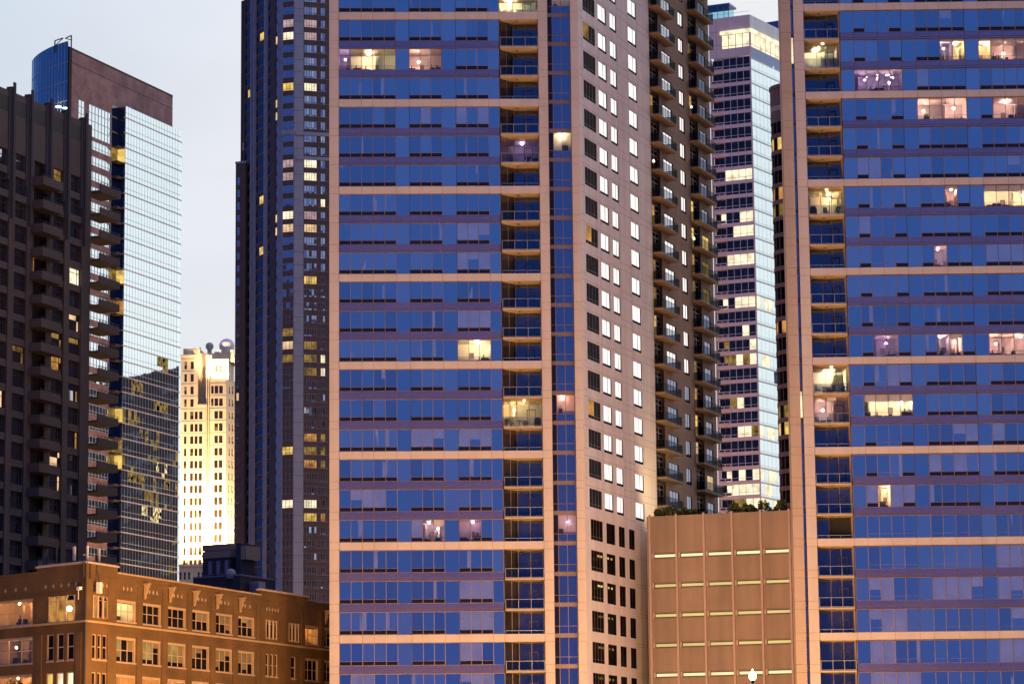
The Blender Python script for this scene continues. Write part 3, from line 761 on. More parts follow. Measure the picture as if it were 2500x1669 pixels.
# ------------------------------------------------------------------ grey stone tower on the left
STONE = matte('mauve_stone', (.10, .075, .082), var=.1, streak=.06)
LOUV = matte('dark_louvre', (.018, .016, .026), .6)
STONE2 = matte('stone_fin', (.055, .05, .068), var=.05)
GREYG = glass('shaded_window_glass', (.016, .014, .018), .42, (.85, .88, 1), .03, var=.8, vscale=.3)
Lf = Fac(-60, 300, 378, pairs=[(0, 211.6, 206, 298.4), (40.8, 1123.7, 177.3, 1154.3)])
ul = lambda px, y=560: Lf.u(px, y)
lt = thing('stone_tower', 'dark mauve stone tower with jutting balconies at the left edge', 'tower', Lf.P(0, 0))
ztopL = Lf.z(103, 255); Ll = ul(222)
pl = (Lf.z(57, 532) - Lf.z(57 - 8, 1123.7 - 2)) / 10.05
# storeys: sill of the second window column
base = Lf.z(50, 1123.7)
rowsL = [base + k * pl for k in range(16, -7, -1)]
cols = [(ul(-32), ul(-10)), (ul(-4), ul(22.5)), (ul(36), ul(67)), (ul(129.5), ul(159)), (ul(171.5), ul(200))]
bayL = (ul(82), ul(120))
ztop_rows = Lf.z(57, 330)
holes = []; spec = []
for i, z in enumerate(rowsL):
    for c_, (a, b) in enumerate(cols):
        if z + 2.2 < Lf.z(100, 385) + .2: holes.append((a, b, z, z + 2.25)); spec.append((i, c_))
    if z + 2.6 < Lf.z(100, 380): holes.append((bayL[0], bayL[1], z - .55, z + 2.2)); spec.append((i, 9))
zlo = Lf.z(100, 1560)
wb = punched(Lf, 0, Ll, 0, ztopL, holes, STONE, .45)
prism(wb, [Lf.P(0, 0, -5)[:2], Lf.P(Ll - .2, 0, -5)[:2], Lf.P(Ll - 3, 0, -26)[:2], Lf.P(0, 0, -26)[:2]], 0, ztopL - 1, STONE)
R_side = [Lf.P(Ll, 0, 0), Lf.P(Ll - .2, 0, -5), Lf.P(Ll - .2, ztopL, -5), Lf.P(Ll, ztopL, 0)]
wb.poly(R_side, STONE)
for z in [lerp(Lf.z(100, 385), ztopL, t) for t in (.12, .3, .48)]: wb.box(0, Ll, z - .02, z + .02, -.03, .006, JOINT)
for i, z in enumerate(rowsL):
    if z < Lf.z(100, 390): wb.box(0, Ll, z - .75, z - .70, -.03, .006, JOINT)
wb.build('wall', lt)
finx = [-20, 30, 74, 122, 165, 207]
for a, b in zip([-60] + finx, finx):
    pan = MB(Lf); pan.q(ul(a, 300) + .5, ul(b, 300) - 1.1, ztopL - 2.9, ztopL - .9, .02, LOUV); pan.build('louvre_band', lt)
for k, px in enumerate(finx):
    mb = MB(Lf); u = ul(px, 300); zb_ = Lf.z(px, 400 + 18 * max(0, k - 1) + 42)
    mb.box(u - .55, u + .05, zb_ - 2.5, ztopL + .6, -.6, .22, STONE2); mb.box(u - .3, u + .2, zb_ - 5, ztopL + 1.2, .221, .42, STONE2); mb.box(u - 1.0, u - .56, zb_, ztopL + .25, -.6, .12, STONE2)
    mb.build('fin', lt)
    mb = MB(Lf)
    mb.box(u - .55, u + .25, 0, zb_ - 5.01, .003, .14, STONE); mb.build('pilaster', lt)
litL = {(8, 4): L_WHITE, (10, 4): L_WARM, (11, 4): L_YELD, (12, 3): L_AMBER, (13, 4): L_AMBER, (15, 4): L_AMBER, (16, 3): L_WARM, (17, 3): L_WARM, (14, 1): L_WARM, (8, 9): L_AMBER, (4, 3): L_YELD, (11, 3): L_YELD, (12, 2): L_YELD, (1, 1): GREYG}
for (a, b, z0, z1), (i, c_) in zip(holes, spec):
    k = (i, c_); lm = litL.get(k)
    if c_ < 9:
        hs = (.66,) if lm is not L_WHITE else (.72,)
        wd = window(Lf, a, b, z0, z1, -.40, (lambda ii, jj, lm=lm: (lm if (random.random() < .75) else GREYG) if lm else GREYG), (.12, .80), hs, fr=STONE2, fw=.10, tilt=.006)
        wd.build('window', lt)
    else:
        mb = MB(Lf); e = bayL[1] + .55; h = .95
        mb.box(a - .6, e, z0 - .75, z0 - .45, -.4, 1.75, STONE); mb.box(a - .6, e, z0 - .449, z0 + .38, 1.55, 1.752, STONE)
        for uu in (a - .6, e - .2): mb.box(uu, uu + .2, z0 - .449, z0 + .38, .003, 1.549, STONE)
        bo = mb.build('balcony', lt)
        railing(Lf, a - .55, e - .05, z0 + .382, .32, 1.70, 5, DARKRAIL, None, None, .04).build('railing', bo)
        dm = window(Lf, a, b, z0 + .0, z1, -.6, (lambda ii, jj, lm=lm: lm if (lm and ii == 0) else DARK), (.3, .65), (.8,), fr=DARKRAIL, fw=.08)
        for uu in (a, b): dm.poly([Lf.P(uu, z0, -.45), Lf.P(uu, z0, -.65), Lf.P(uu, z1, -.65), Lf.P(uu, z1, -.45)], STONE)
        dm.poly([Lf.P(a, z1, -.45), Lf.P(b, z1, -.45), Lf.P(b, z1, -.65), Lf.P(a, z1, -.65)], STONE)
        dm.poly([Lf.P(a, z0, -.45), Lf.P(b, z0, -.45), Lf.P(b, z0, -.65), Lf.P(a, z0, -.65)], STONE)
        dm.build('door', bo)
# corner balconies on the far corner
zc0 = Lf.z(225, 465)
for i in range(23):
    z = zc0 - i * pl
    mb = MB(Lf); a = ul(224, 600); b = a + 5.6
    mb.box(a, b, z - .25, z, -1.9, 1.3, STONE); mb.box(a + .01, b, z + .002, z + .75, 1.1, 1.302, STONE); mb.box(b - .2, b + .002, z + .003, z + .749, -1.9, 1.099, STONE)
    bo = mb.build('corner_balcony', lt)
    railing(Lf, a + .1, b - .05, z + .752, .35, 1.25, 6, DARKRAIL, None, None, .05).build('railing', bo)

# ------------------------------------------------------------------ glass tower with a brick crown
def bricks(name, c1, c2, mortar, ud, bw, bh, ms=.02):
    m, nt, out = nodes(name)
    g = N(nt, 'ShaderNodeNewGeometry'); dt = N(nt, 'ShaderNodeVectorMath', operation='DOT_PRODUCT'); dt.inputs[1].default_value = ud
    sp = N(nt, 'ShaderNodeSeparateXYZ'); cb = N(nt, 'ShaderNodeCombineXYZ'); bt_ = N(nt, 'ShaderNodeTexBrick')
    nt.links.new(g.outputs['Position'], dt.inputs[0]); nt.links.new(g.outputs['Position'], sp.inputs[0])
    nt.links.new(dt.outputs['Value'], cb.inputs['X']); nt.links.new(sp.outputs['Z'], cb.inputs['Y']); nt.links.new(cb.outputs[0], bt_.inputs['Vector'])
    bt_.inputs['Color1'].default_value = (*c1, 1); bt_.inputs['Color2'].default_value = (*c2, 1); bt_.inputs['Mortar'].default_value = (*mortar, 1)
    bt_.inputs['Scale'].default_value = 1.0; bt_.inputs['Brick Width'].default_value = bw; bt_.inputs['Row Height'].default_value = bh; bt_.inputs['Mortar Size'].default_value = ms
    b = N(nt, 'ShaderNodeBsdfPrincipled'); b.inputs['Roughness'].default_value = .9
    mx = N(nt, 'ShaderNodeVectorMath', operation='SCALE'); nt.links.new(bt_.outputs['Color'], mx.inputs[0]); nt.links.new(ramp_noise(nt, .35, .72, 1.25), mx.inputs['Scale'])
    nt.links.new(mx.outputs[0], b.inputs['Base Color']); nt.links.new(b.outputs[0], out.inputs['Surface']); return m
Q = Fac(176, 130, 585, pairs=[(176, 118.4, 421.6, 235.4), (301.6, 995.3, 437.6, 1029.7), (294.8, 1258.6, 432.4, 1281)])
uq = lambda px, y=300: Q.u(px, y)
CROWN = bricks('crown_brick', (.30, .165, .175), (.24, .13, .145), (.36, .24, .24), Q.u_, 1.6, .42, .03)
GQ = glass('silver_glass', (.03, .035, .04), .82, (.74, .90, .97), .02)
GQB = glass('crown_blue_glass', (.008, .02, .035), .55, (.42, .66, .80), .03, wav=.1)
GQD = glass('shade_glass', (.01, .012, .02), .12, (.7, .8, 1), .05)
FRQ = matte('alloy_frame', (.50, .53, .56), .5)
SLABQ = matte('slab_edge', (.52, .50, .54))
gl = thing('glass_tower', 'mirrored glass tower topped by a red brick crown and a curved blue glass prow', 'tower', Q.P(0, 0))
uE = uq(421.6, 240); ztq = Q.z(176, 118.4)
ug1 = uq(307, 260); ug2 = uq(444, 320); zgt = Q.z(307, 259)
mb = MB(Q)
mb.q(0, uE, Q.z(200, 420), ztq, 0, CROWN); mb.q(0, uE, 0, Q.z(200, 420), -.02, CROWN)
prism(mb, [Q.P(.1, 0, -1)[:2], Q.P(uE, 0, -1)[:2], Q.P(uE, 0, -12)[:2], Q.P(30, 0, -7)[:2], Q.P(.1, 0, -2.5)[:2]], 0, ztq - .3, CROWN)
mb.poly([Q.P(uE, 0, 0), Q.P(uE, 0, -1), Q.P(uE, ztq, -1), Q.P(uE, ztq, 0)], CROWN)
mb.poly([Q.P(0, 0, 0), Q.P(0, 0, -2), Q.P(0, ztq, -2), Q.P(0, ztq, 0)], DARK)
mb.box(0, uE, ztq - 2.9, ztq - 2.78, -.05, .03, STONE2); mb.box(0, uE, ztq - .25, ztq + .1, -.5, .06, STONE2)
mb.build('brick_wall', gl)
# tall windows under the crown
for (p0, p1, y0, y1, nv, nh) in ((190.5, 205.5, 242, 291, 1, 2), (216, 271, 253, 331, 6, 3)):
    z1 = Q.z(p0, y0); z0 = Q.z(p0, y1)
    window(Q, uq(p0, 290), uq(p1, 290), z0, z1, .012, GQ, [k / (nv + 1) for k in range(1, nv + 1)], [k / (nh + 1) for k in range(1, nh + 1)], fr=FRQ, fw=.12, tilt=.002).build('tall_window', gl)
pq = (Q.z(301.6, 995.3) - Q.z(294.8, 1258.6)) / 7.0
zq0 = Q.z(271, 348) + .2
for i in range(28):
    z = Q.z(225, 343) - i * pq
    if z < 20: break
    window(Q, uq(218, 420), uq(271, 420), z - pq * .60, z, .012, GQ, [k / 7 for k in range(1, 7)], (.3,), fr=FRQ, fw=.1, tilt=.002).build('strip_window', gl)
# projecting glass wing
wf = Fac(0, 0, 0, ang=Q.a, org=Q.P(0, 0, 1.8)[:2])
g1 = wf.u(307, 260); g2 = wf.u(441, 330); zgt = wf.z(307, 259)
mb = MB(wf)
prism(mb, [wf.P(g1 + .05, 0, -.3)[:2], wf.P(g2, 0, -.3)[:2], wf.P(g2, 0, -9)[:2], wf.P(g1 + .05, 0, -1.75)[:2]], 0, zgt - .4, DARK)
mb.build('wing_core', gl)
zr = wf.z(301.6, 995.3); zs = [zr + k * pq for k in range(-10, 40) if zr + k * pq < zgt - pq * .4]; zs = sorted(zs, reverse=True)
ncol = 20
lq = {}
for (i, ks, mt) in ((20, range(0, 5), L_YELD), (16, (12, 13, 14, 15), L_OFF), (18, (3, 4, 5, 6), L_OFF), (19, (11, 12, 13, 14, 15), L_OFF), (21, range(5, 13), L_OFF), (23, range(0, 4), L_YELD), (23, (12, 13, 14, 15), L_OFFW), (22, (18, 19), L_YELD), (24, range(2, 8), L_OFF), (24, (15, 16, 19), L_OFF), (25, range(8, 16), L_YELD), (26, range(7, 14), L_OFFW), (24, (11,), L_OFF)):
    for k in ks: lq[(i, k)] = mt
for i, z in enumerate([zgt] + zs):
    zb = zs[i] if i < len(zs) else z - pq
    mb = MB(wf)
    for k in range(ncol):
        a, b = lerp(g1, g2, k / ncol), lerp(g1, g2, (k + 1) / ncol); j = i
        mt = lq.get((i, k))
        mid = zb + .36 * pq
        mb.q(a, b, mid, z - .0, 0, mt if mt and random.random() < .55 else GQ, 0 if mt else .0012); mb.q(a, b, zb + .2, mid, 0, mt if mt and random.random() < .35 else GQ, 0 if mt else .0012)
        mb.box(a - .03, a + .03, zb + .2, z, .002, .02, FRQ)
    mb.box(g1, g2, mid - .035, mid + .035, .003, .03, FRQ)
    mb.box(g1 - .3, g2, zb - .02, zb + .2, -.3, .06, SLABQ)
    mb.build('window_band', gl)
    mb = MB(wf)                                    # the return that faces the viewer, and a flat dark strip standing for the recess
    lm = {3: L_YEL, 11: L_YEL, 13: L_AMBER, 20: L_YEL, 22: L_YELD, 23: L_YEL}.get(i)
    u0r = g1
    mb.poly([wf.P(g1, zb + .2, -.02), wf.P(g1, zb + .2, -1.79), wf.P(g1, z - .16, -1.79), wf.P(g1, z - .16, -.02)], lm or GQD)
    ra, rb_ = uq(271.5, 420), uq(288, 420); mb.q(ra, rb_, zb + .2, z - .16, .03, L_YELD if lm else GQD, fac=Q)
    mb.build('return_window', gl)
    if i > 1:
        mb = MB(Q); a, b = uq(271.5, 600), uq(287, 600)
        mb.box(a, b, zb - .16, zb + .2, .04, 1.3, SLABQ if False else STONE)
        mb.build('recess_slab', gl)
mb = MB(wf)
# curved corner at the far end
for i, z in enumerate([zgt] + zs):
    zb = zs[i] if i < len(zs) else z - pq
    for k in range(4):
        a0, a1 = k / 4 * 1.2, (k + 1) / 4 * 1.2
        f = lambda a: (g2 + 2.0 * math.sin(a), -2.0 * (1 - math.cos(a)))
        (ua, da), (ub_, db) = f(a0), f(a1)
        mb.poly([wf.P(ua, zb + .2, da), wf.P(ub_, zb + .2, db), wf.P(ub_, z, db), wf.P(ua, z, da)], GQ if k < 1 else GQD)
        mb.poly([wf.P(ua, zb, da + .08), wf.P(ub_, zb, db + .08), wf.P(ub_, zb + .2, db + .08), wf.P(ua, zb + .2, da + .08)], SLABQ)
mb.build('curved_corner', gl)
# curved blue prow
pc = Q.P(-1.6, 0, 1.5)
def prow(t):
    a = math.radians(lerp(-72, 78, t)); return pc + Vector((-10.4 + 0, 0, 0)) * 0 + Vector((0, 0, 0))
D = 583
xl = CAM.x + ray(77, 300).x * (D + 20) / ray(77, 300).y; xr = CAM.x + ray(165, 200).x * D / ray(165, 200).y
kz2 = lambda px, y, dep: CAM.z + ray(px, y).z * dep / ray(px, y).y
W = xr - xl; path = []
for k in range(15):
    t = 1 - k / 14; path.append((xr - W * t, D + 20.0 * (.45 * t + .55 * (1 - math.sqrt(1 - t * t)))))
mb = MB(); zt0 = kz2(165, 101, D)
hs = [zt0, zt0 - 4.2] + [zt0 - 4.2 - 3.9 * k for k in range(1, 8)]
for (x0, y0), (x1, y1) in zip(path, path[1:]):
    for a, b in zip(hs, hs[1:]):
        mb.poly([(x0, y0, b), (x1, y1, b), (x1, y1, a), (x0, y0, a)], GQB if b > hs[-3] - .1 or x0 < xl + W * .6 else L_YELD if b < hs[-2] and x0 > xl + W * .7 and False else GQB)
    mb.tube([(x0, y0 - .03, hs[-1]), (x0, y0 - .03, zt0)], .06, FRQ, 4)
    for z in hs: mb.tube([(x0, y0 - .03, z), (x1, y1 - .03, z)], .06, FRQ, 4)
for (x0, y0), (x1, y1) in zip(path, path[1:]): mb.poly([(x0, y0 + .4, hs[-1]), (x1, y1 + .4, hs[-1]), (x1, y1 + .4, zt0 - .2), (x0, y0 + .4, zt0 - .2)], DARK)
mb.box(-1.5, -.35, hs[-1], zt0 - .9, -.55, .2, DARK, fac=Q)
mb.lathe(Vector((xl + W * .82, D + .62, kz2(150, 259, D))), [(0, -.22), (.4, -.15), (.62, 0), (.4, .15), (0, .22)], L_LAMP, 10)
mb.build('glass_prow', gl)
mb = MB()
for px, s in ((134, 1), (174, -1)):
    b = Vector((CAM.x + ray(px, 110).x * (D + 3) / ray(px, 110).y, D + 3, zt0 - 1.5)); hgt = kz2(px, 100 if s > 0 else 87, D + 3)
    tp = Vector((b.x, b.y, hgt)); e = Vector((b.x + s * (1.65 if s > 0 else 1.2), b.y, hgt + (.55 if s > 0 else -.6)))
    mb.tube([b, tp], .14, STONE2, 6); mb.tube([tp, e], .12, STONE2, 6); mb.tube([e, Vector((b.x + s * .1, b.y, hgt - (.95 if s > 0 else .9)))], .09, STONE2, 6)
mb.build('roof_davit', gl)

# ------------------------------------------------------------------ dark tower in the centre
CGR = matte('blue_grey_granite', (.29, .30, .42), var=.05, streak=.05)
CDK = matte('dark_granite', (.105, .075, .085), var=.1)
GCB = glass('centre_glass', (.012, .012, .018), .62, (.8, .86, 1.0), .02, var=.4)
GCD = glass('centre_dark_glass', (.012, .01, .016), .05, (.7, .7, .9), .05)
FRC = matte('grid_mullion', (.22, .19, .22), .5)
C1 = Fac(689, 200, 716, pairs=[(690.5, 80.3, 716.4, 78.6), (690.5, 110, 717, 106)])
C2 = Fac(0, 0, 0, org=C1.P(C1.u(719, 200), 0)[:2], pairs=[(720, 34, 741, 36.5), (742.5, 49.9, 773, 51.4), (743, 80, 774, 82)])
C0 = Fac(588, 200, 716, org=None, pairs=[(636, 54, 644, 48.6), (627.5, 56.4, 644, 45.5)]) if False else None
ct = thing('office_tower', 'tall dark blue granite tower of narrow glazed bays left of the middle tower', 'tower', C1.P(0, 0))
# left face: hinged on the corner, running back to the left
corner = C1.P(0, 0)
aL = math.radians(-62)
ln = 26.0
C0 = Fac(0, 0, 0, ang=-62, org=(corner.x - math.cos(aL) * ln, corner.y - math.sin(aL) * ln))
pc_ = (C1.z(700, 79) - C1.z(700, 642)) / 18
w1 = C1.u(719, 200); w2 = C2.u(812, 200)
ZT = C1.z(700, -60)
z_led = C1.z(700, 322)
mb = MB(C1)
uw = (C1.u(690.8, 100), C1.u(717, 100)); v = lambda px: C2.u(px, 100)
vw = [(v(742.5), v(773.5)), (v(782.5), v(794))]
zc = [C1.z(700, 79) + 4 * pc_ - k * pc_ for k in range(48)]
mb.q(0, uw[0], 0, ZT, 0, CGR); mb.q(uw[1], w1, 0, ZT, 0, CGR)
mb.q(0, vw[0][0] - .1, 0, ZT, 0, CGR, fac=C2); mb.q(w2 - 1.0, w2, 0, ZT, 0, CDK, fac=C2)
for z in zc: 
    for f, a, b in ((C1, uw[1], w1), (C2, 0.02, vw[0][0] - .12), (C1, 0.02, uw[0])): mb.box(a, b, z - .6, z - .52, -.02, .012, JOINT, fac=f)
mb.box(0.02, w1, z_led - .7, z_led + .5, -.1, .35, CGR); mb.box(.3, w2, C2.z(750, 327) - .4, C2.z(750, 327) + .5, -.1, .25, CGR, fac=C2)
mb.box(.3, w2, C2.z(750, 386) - .4, C2.z(750, 386) + .4, -.1, .22, CGR, fac=C2)
prism(mb, [C1.P(0, 0, -.5)[:2], C1.P(w1, 0, -.5)[:2], C2.P(w2, 0, -.5)[:2], C2.P(w2, 0, -40)[:2], C0.P(0, 0, -.5)[:2], C0.P(ln - .2, 0, -.5)[:2]], 0, ZT, CDK)
mb.build('wall', ct)
lc = {}
for (y, c, m_) in ((48, 0, L_PINK), (79, 0, L_WHITE), (205, 0, L_YEL), (394, 0, L_PINK), (426, 0, L_PINK), (520, 0, L_WHITE), (552, 0, L_WARM), (1100, 0, L_YEL), (1230, 0, L_WHITE), (810, 0, L_YELD), (842, 0, L_WARM), (880, 0, L_YELD),
                   (48, 1, L_PINK), (79, 1, L_PINK), (205, 1, L_WHITE), (394, 1, L_WHITE), (426, 1, L_WHITE), (520, 1, L_PINK), (552, 1, L_WARM), (685, 1, L_YEL), (842, 1, L_YELD), (880, 1, L_YELD), (911, 1, L_YELD), (1100, 1, L_YELD), (1230, 1, L_WHITE), (1265, 1, L_YEL),
                   (490, 2, L_WHITE), (880, 2, L_WHITE), (911, 2, L_WHITE), (1100, 2, L_YEL), (1075, 2, L_YELD), (1265, 2, L_AMBER), (1044, 2, L_YELD)):
    zz = C1.z(705, y + 10); i = min(range(len(zc)), key=lambda k: abs(zc[k] - pc_ * .3 - zz)); lc[(i, c)] = m_
for i, z in enumerate(zc):
    if z < 22: break
    for c_, (f, (a, b), nv) in enumerate(((C1, uw, 2), (C2, vw[0], 4), (C2, vw[1], 1))):
        lm = lc.get((i, c_)) or (random.choice((L_YELD, L_YELD, L_AMBER)) if c_ and i > 20 and random.random() < .10 else None)
        wd = window(f, a + .01, b - .01, z - .62 * pc_, z, -.04, (lambda ii, jj, lm=lm: lm if lm else GCB), [k / (nv + 1) for k in range(1, nv + 1)], (.22,), fr=FRC, fw=.09, tilt=.010)
        wd.box(a + .012, b - .012, z - .995 * pc_, z - .625 * pc_, -.3, -.05, CDK); 
        wd.build('window' if c_ == 0 else ('wide_window' if c_ == 1 else 'narrow_window'), ct)
mb = MB(C2); a, b = vw[0][1], vw[1][0]
mb.box(a + .01, b - .01, 20, ZT, -.3, -.03, CDK); mb.box(vw[1][1] + .01, w2 - 1.0, 20, ZT, -.3, -.03, CDK)
for z in zc: mb.box(a + .02, w2 - 1.0, z - .64 * pc_, z - .60 * pc_, -.029, .02, FRC); mb.box(a + .02, b - .02, z - .04, z + .04, -.029, .02, FRC)
mb.build('dark_strip', ct)
# left face: fins and dark glazed slots
pat = [(588, 591.5, 'w'), (591.5, 594.5, 'g'), (594.5, 597, 'w'), (597, 613, 'd'), (613, 616, 'p'), (616, 620, 'g'), (620, 623, 'p'), (623, 646, 'd'), (646, 651.5, 'p'), (651.5, 661, 'd'), (661, 671, 'k'), (671, 677, 'g'), (677, 688.5, 'w')]
k = 0
for (p0, p1, t) in pat:
    a, b = C0.u(p0, 200), C0.u(p1, 200); a = max(a, 0)
    mb = MB(C0)
    if t in 'wp':
        mb.box(a, b - .01, 0, ZT, -.4, .0 if t == 'w' else .25, CGR if t == 'p' else CDK if p0 < 640 else CGR)
        for z in zc: mb.box(a + .01, b - .02, z - .6, z - .52, -.02, .27 if t == 'p' else .01, JOINT)
        mb.build('pilaster', ct)
    elif t == 'k':
        mb.box(a, b - .01, 0, ZT, -.4, -.1, CDK); mb.build('dark_strip', ct)
    else:
        mb.box(a, b - .01, 0, ZT, -.6, -.32, CDK)
        for i, z in enumerate(zc):
            if z < 22: break
            lm = None; yy = round((i - 4) * 31.3 + 79)
            if (t == 'd' and p0 == 623 and i in (3, 16, 20)) : lm = L_YEL if i != 18 else L_YELD
            if t == 'd' and p0 == 597 and i == 7: lm = L_YEL
            if t == 'g' and p0 == 671 and i in (4, 9, 10, 18, 19): lm = L_WARM
            if t == 'g' and p0 == 591.5 and i in (11, 13): lm = L_PINK
            g = lm or (GCB if t == 'g' else GCD)
            mb.q(a if not lm or t == 'g' else lerp(a, b, .4), b - .01, z - .62 * pc_, z, -.3, g, 0 if lm else .01); (mb.q(a, lerp(a, b, .4), z - .62 * pc_, z, -.3, GCD) if lm and t != 'g' else None); mb.box(a, b - .012, z - .66 * pc_, z - .6 * pc_, -.31, -.26, FRC)
        mb.build('glazed_slot', ct)
# lower shoulder on the left
xs0 = CAM.x + ray(575.5, 420).x * 735 / ray(575.5, 420).y
mb = MB()
zsh = C0.z(588, 405)
shf = Fac(0, 0, 0, ang=-20, org=(xs0, 735)); ws = shf.u(590, 600)
mb = MB(shf); mb.box(0, ws + 1, 0, zsh, -6, 0, CDK); mb.box(-.1, ws + 1.1, zsh - .3, zsh + .25, -6.1, .12, CGR)
mb.build('shoulder', ct)
for i, z in enumerate(zc):
    if z > zsh - 1 or z < 22: continue
    window(shf, ws * .25, ws * .7, z - .62 * pc_, z, .02, GCB if i not in (31,) else L_WARM, (), (.22,), fr=FRC, fw=.08, tilt=.01).build('shoulder_window', ct)

# ------------------------------------------------------------------ floodlit cream tower far behind
CREAM = matte('cream_terracotta', (.74, .60, .43), var=.08, streak=.08, scale=.15)
GGOLD = glass('dark_sash_glass', (.035, .022, .014), .03, (.7, .7, .8), .08)
K = Fac(441.5, 1000, 900, ang=-3.5)
uk = lambda px, y=1000: K.u(px, y)
kt = thing('cream_tower', 'floodlit cream terracotta tower with a stepped top, seen between darker towers', 'tower', K.P(0, 0))
ZK = lambda y: K.z(495, y)
pk = ZK(1003.8) - ZK(1033.7); wh = (1125 - 1225) / 5.806; hk = ZK(1003.8) - ZK(1022.6)
tops = [ZK(881.5) - pk * 0 - k * ((ZK(881.5) - ZK(1003.8)) / 4) for k in range(4)] + [ZK(1003.8) - k * pk for k in range(16)]
cL = [(uk(449.6), uk(455.6)), (uk(464.6), uk(472.4)), (uk(475.4), uk(482.9)), (uk(486), uk(494.2))]
cC = [(uk(524.4), uk(533.2)), (uk(535.6), uk(544.4))]
h1, h2, h3 = [], [], []
for i, z in enumerate(tops):
    for c_, (a, b) in enumerate(cL):
        if i < 4 and c_ > 1: continue
        h1.append((a, b, z - hk, z))
    if i >= 2:
        for (a, b) in cC: h2.append((a, b, z - hk, z))
        if i < 4: h2.append((uk(516), uk(522), z - hk, z))
uL, uM = uk(503), uk(483)
zA1, zA2, zTop = ZK(989), ZK(867), ZK(846)
wb = punched(K, 0, uM, 0, zA2, [h for h in h1 if h[1] < uM and True], CREAM, .22)
w2_ = punched(K, uM, uL, 0, zA1, [h for h in h1 if h[0] > uM], CREAM, .22)
w3_ = punched(K, uk(514), uk(552.6), 0, ZK(930), h2, CREAM, .22, d=.6)
crn = [(uk(522), uk(529), ZK(907), ZK(890)), (uk(533), uk(540), ZK(907), ZK(890))]
w4_ = punched(K, uk(511), uk(556), ZK(934), ZK(876), crn, CREAM, .5, d=-1.2)
for o_ in (w2_, w3_, w4_):
    b0 = len(wb.v); wb.v += o_.v; wb.faces += [tuple(i + b0 for i in f) for f in o_.faces]; wb.mi += [wb.m(o_.mats[k]) for k in o_.mi]
K3 = Fac(0, 0, 0, ang=48, org=K.P(uk(552.6), 0, .6)[:2]); L3 = K3.u(575, 1000)
s3 = [(L3 * .3, L3 * .45), (L3 * .62, L3 * .78)]
h4 = [(a, b, z - hk, z) for z in tops[2:] for a, b in s3]
w5_ = punched(K3, 0, L3, 0, ZK(930), h4, CREAM, .22)
b0 = len(wb.v); wb.v += w5_.v; wb.faces += [tuple(i + b0 for i in f) for f in w5_.faces]; wb.mi += [wb.m(w5_.mats[k]) for k in w5_.mi]
wb.box(0.1, uM - .1, zA2 - 1, zTop, -12, -3, CREAM); wb.box(0.2, uk(512), 0, zA1 - .1, -12, -1.5, CREAM); wb.box(uM - 4, uk(512), zA1 - .2, ZK(858), -12, -3.4, CREAM)
wb.box(.3, uM - .3, 5, zA2 - .5, -11, -.8, CREAM); wb.box(uk(515), uk(552), 5, ZK(931), -12, -.3, CREAM); wb.box(uk(511.5), uk(555.5), ZK(933), ZK(877), -12, -2, CREAM)
wb.box(uk(510), uk(568), ZK(880), ZK(862), -12, -3.2, CREAM)
for k in range(6): wb.box(lerp(uk(508), uk(566), k / 6), lerp(uk(508), uk(566), k / 6) + 1.0, ZK(862) + .01, ZK(862) + .4 + (k % 3) * .5, -4.4, -3.3, CREAM)
for px in (503.6, 508.5, 513): wb.box(uk(px) - .18, uk(px) + .18, 5, ZK(866), -1.5, -.3, CREAM)
for i, z in enumerate(tops): wb.box(.05, uM if i < 4 else uL, z + .55, z + .75, -.1, .07, CREAM); wb.box(uk(514), uk(552.5), z + .55, z + .75, .5, .68, CREAM) if i > 1 else None
wb.box(-.2, uM + .1, zA2 - .4, zA2 + .25, -.5, .25, CREAM); wb.box(uM, uL + .2, zA1 - .3, zA1 + .3, -.5, .25, CREAM); wb.box(uk(513), uk(553.4), ZK(931), ZK(928), -1, .95, CREAM)
wb.build('wall', kt)
for (a, b, z0, z1) in h1: window(K, a, b, z0, z1, -.18, (lambda ii, jj: L_YELD if random.random() < .08 else GGOLD), (), (.5,), fr=GGOLD, fw=.08, fd=.03).build('window', kt)
for (a, b, z0, z1) in h2: window(K, a, b, z0, z1, .42, (lambda ii, jj: L_YELD if random.random() < .06 else GGOLD), (), (.5,), fr=GGOLD, fw=.08, fd=.03).build('centre_window', kt)
for (a, b, z0, z1) in crn: window(K, a, b, z0, z1, -1.6, L_YEL, (), (.5,), fr=CREAM, fw=.1).build('crown_window', kt)
for (a, b, z0, z1) in h4: window(K3, a, b, z0, z1, -.18, GGOLD, (), (.5,), fr=CREAM, fw=.08).build('slit_window', kt)
mb = MB(K); 
for z in tops: mb.box(uk(504.6), uk(507.6), z - hk, z, -1.49, -1.40, GGOLD); mb.box(uk(509.6), uk(512.2), z - hk, z, -1.49, -1.40, GGOLD)
mb.build('slit_strip', kt)
# lower wing in front
zp = K.z(465, 1381)
wd_ = K.P(0, 0, 19)
KW = Fac(0, 0, 0, ang=-3.5, org=wd_[:2]); a0, a1 = KW.u(437, 1400), KW.u(560, 1400); zpw = KW.z(465, 1380)
hw = [(KW.u(437.6 + k, 1405), KW.u(443.4 + k, 1405), KW.z(450, 1414), KW.z(450, 1395.5)) for k in (0, 10.2, 20.8, 44, 54)]
wb = punched(KW, a0, a1, 0, zpw, hw, CREAM, .4)
wb.box(a0, a1, 5, zpw - .1, -18, -.8, CREAM); wb.box(a0 - .1, a1, zpw - .3, zpw + .3, -.6, .3, CREAM)
wb.build('lower_wing', kt)
for (a, b, z0, z1) in hw: window(KW, a, b, z0, z1, -.3, GGOLD, (), (.5,), fr=CREAM, fw=.08).build('wing_window', kt)
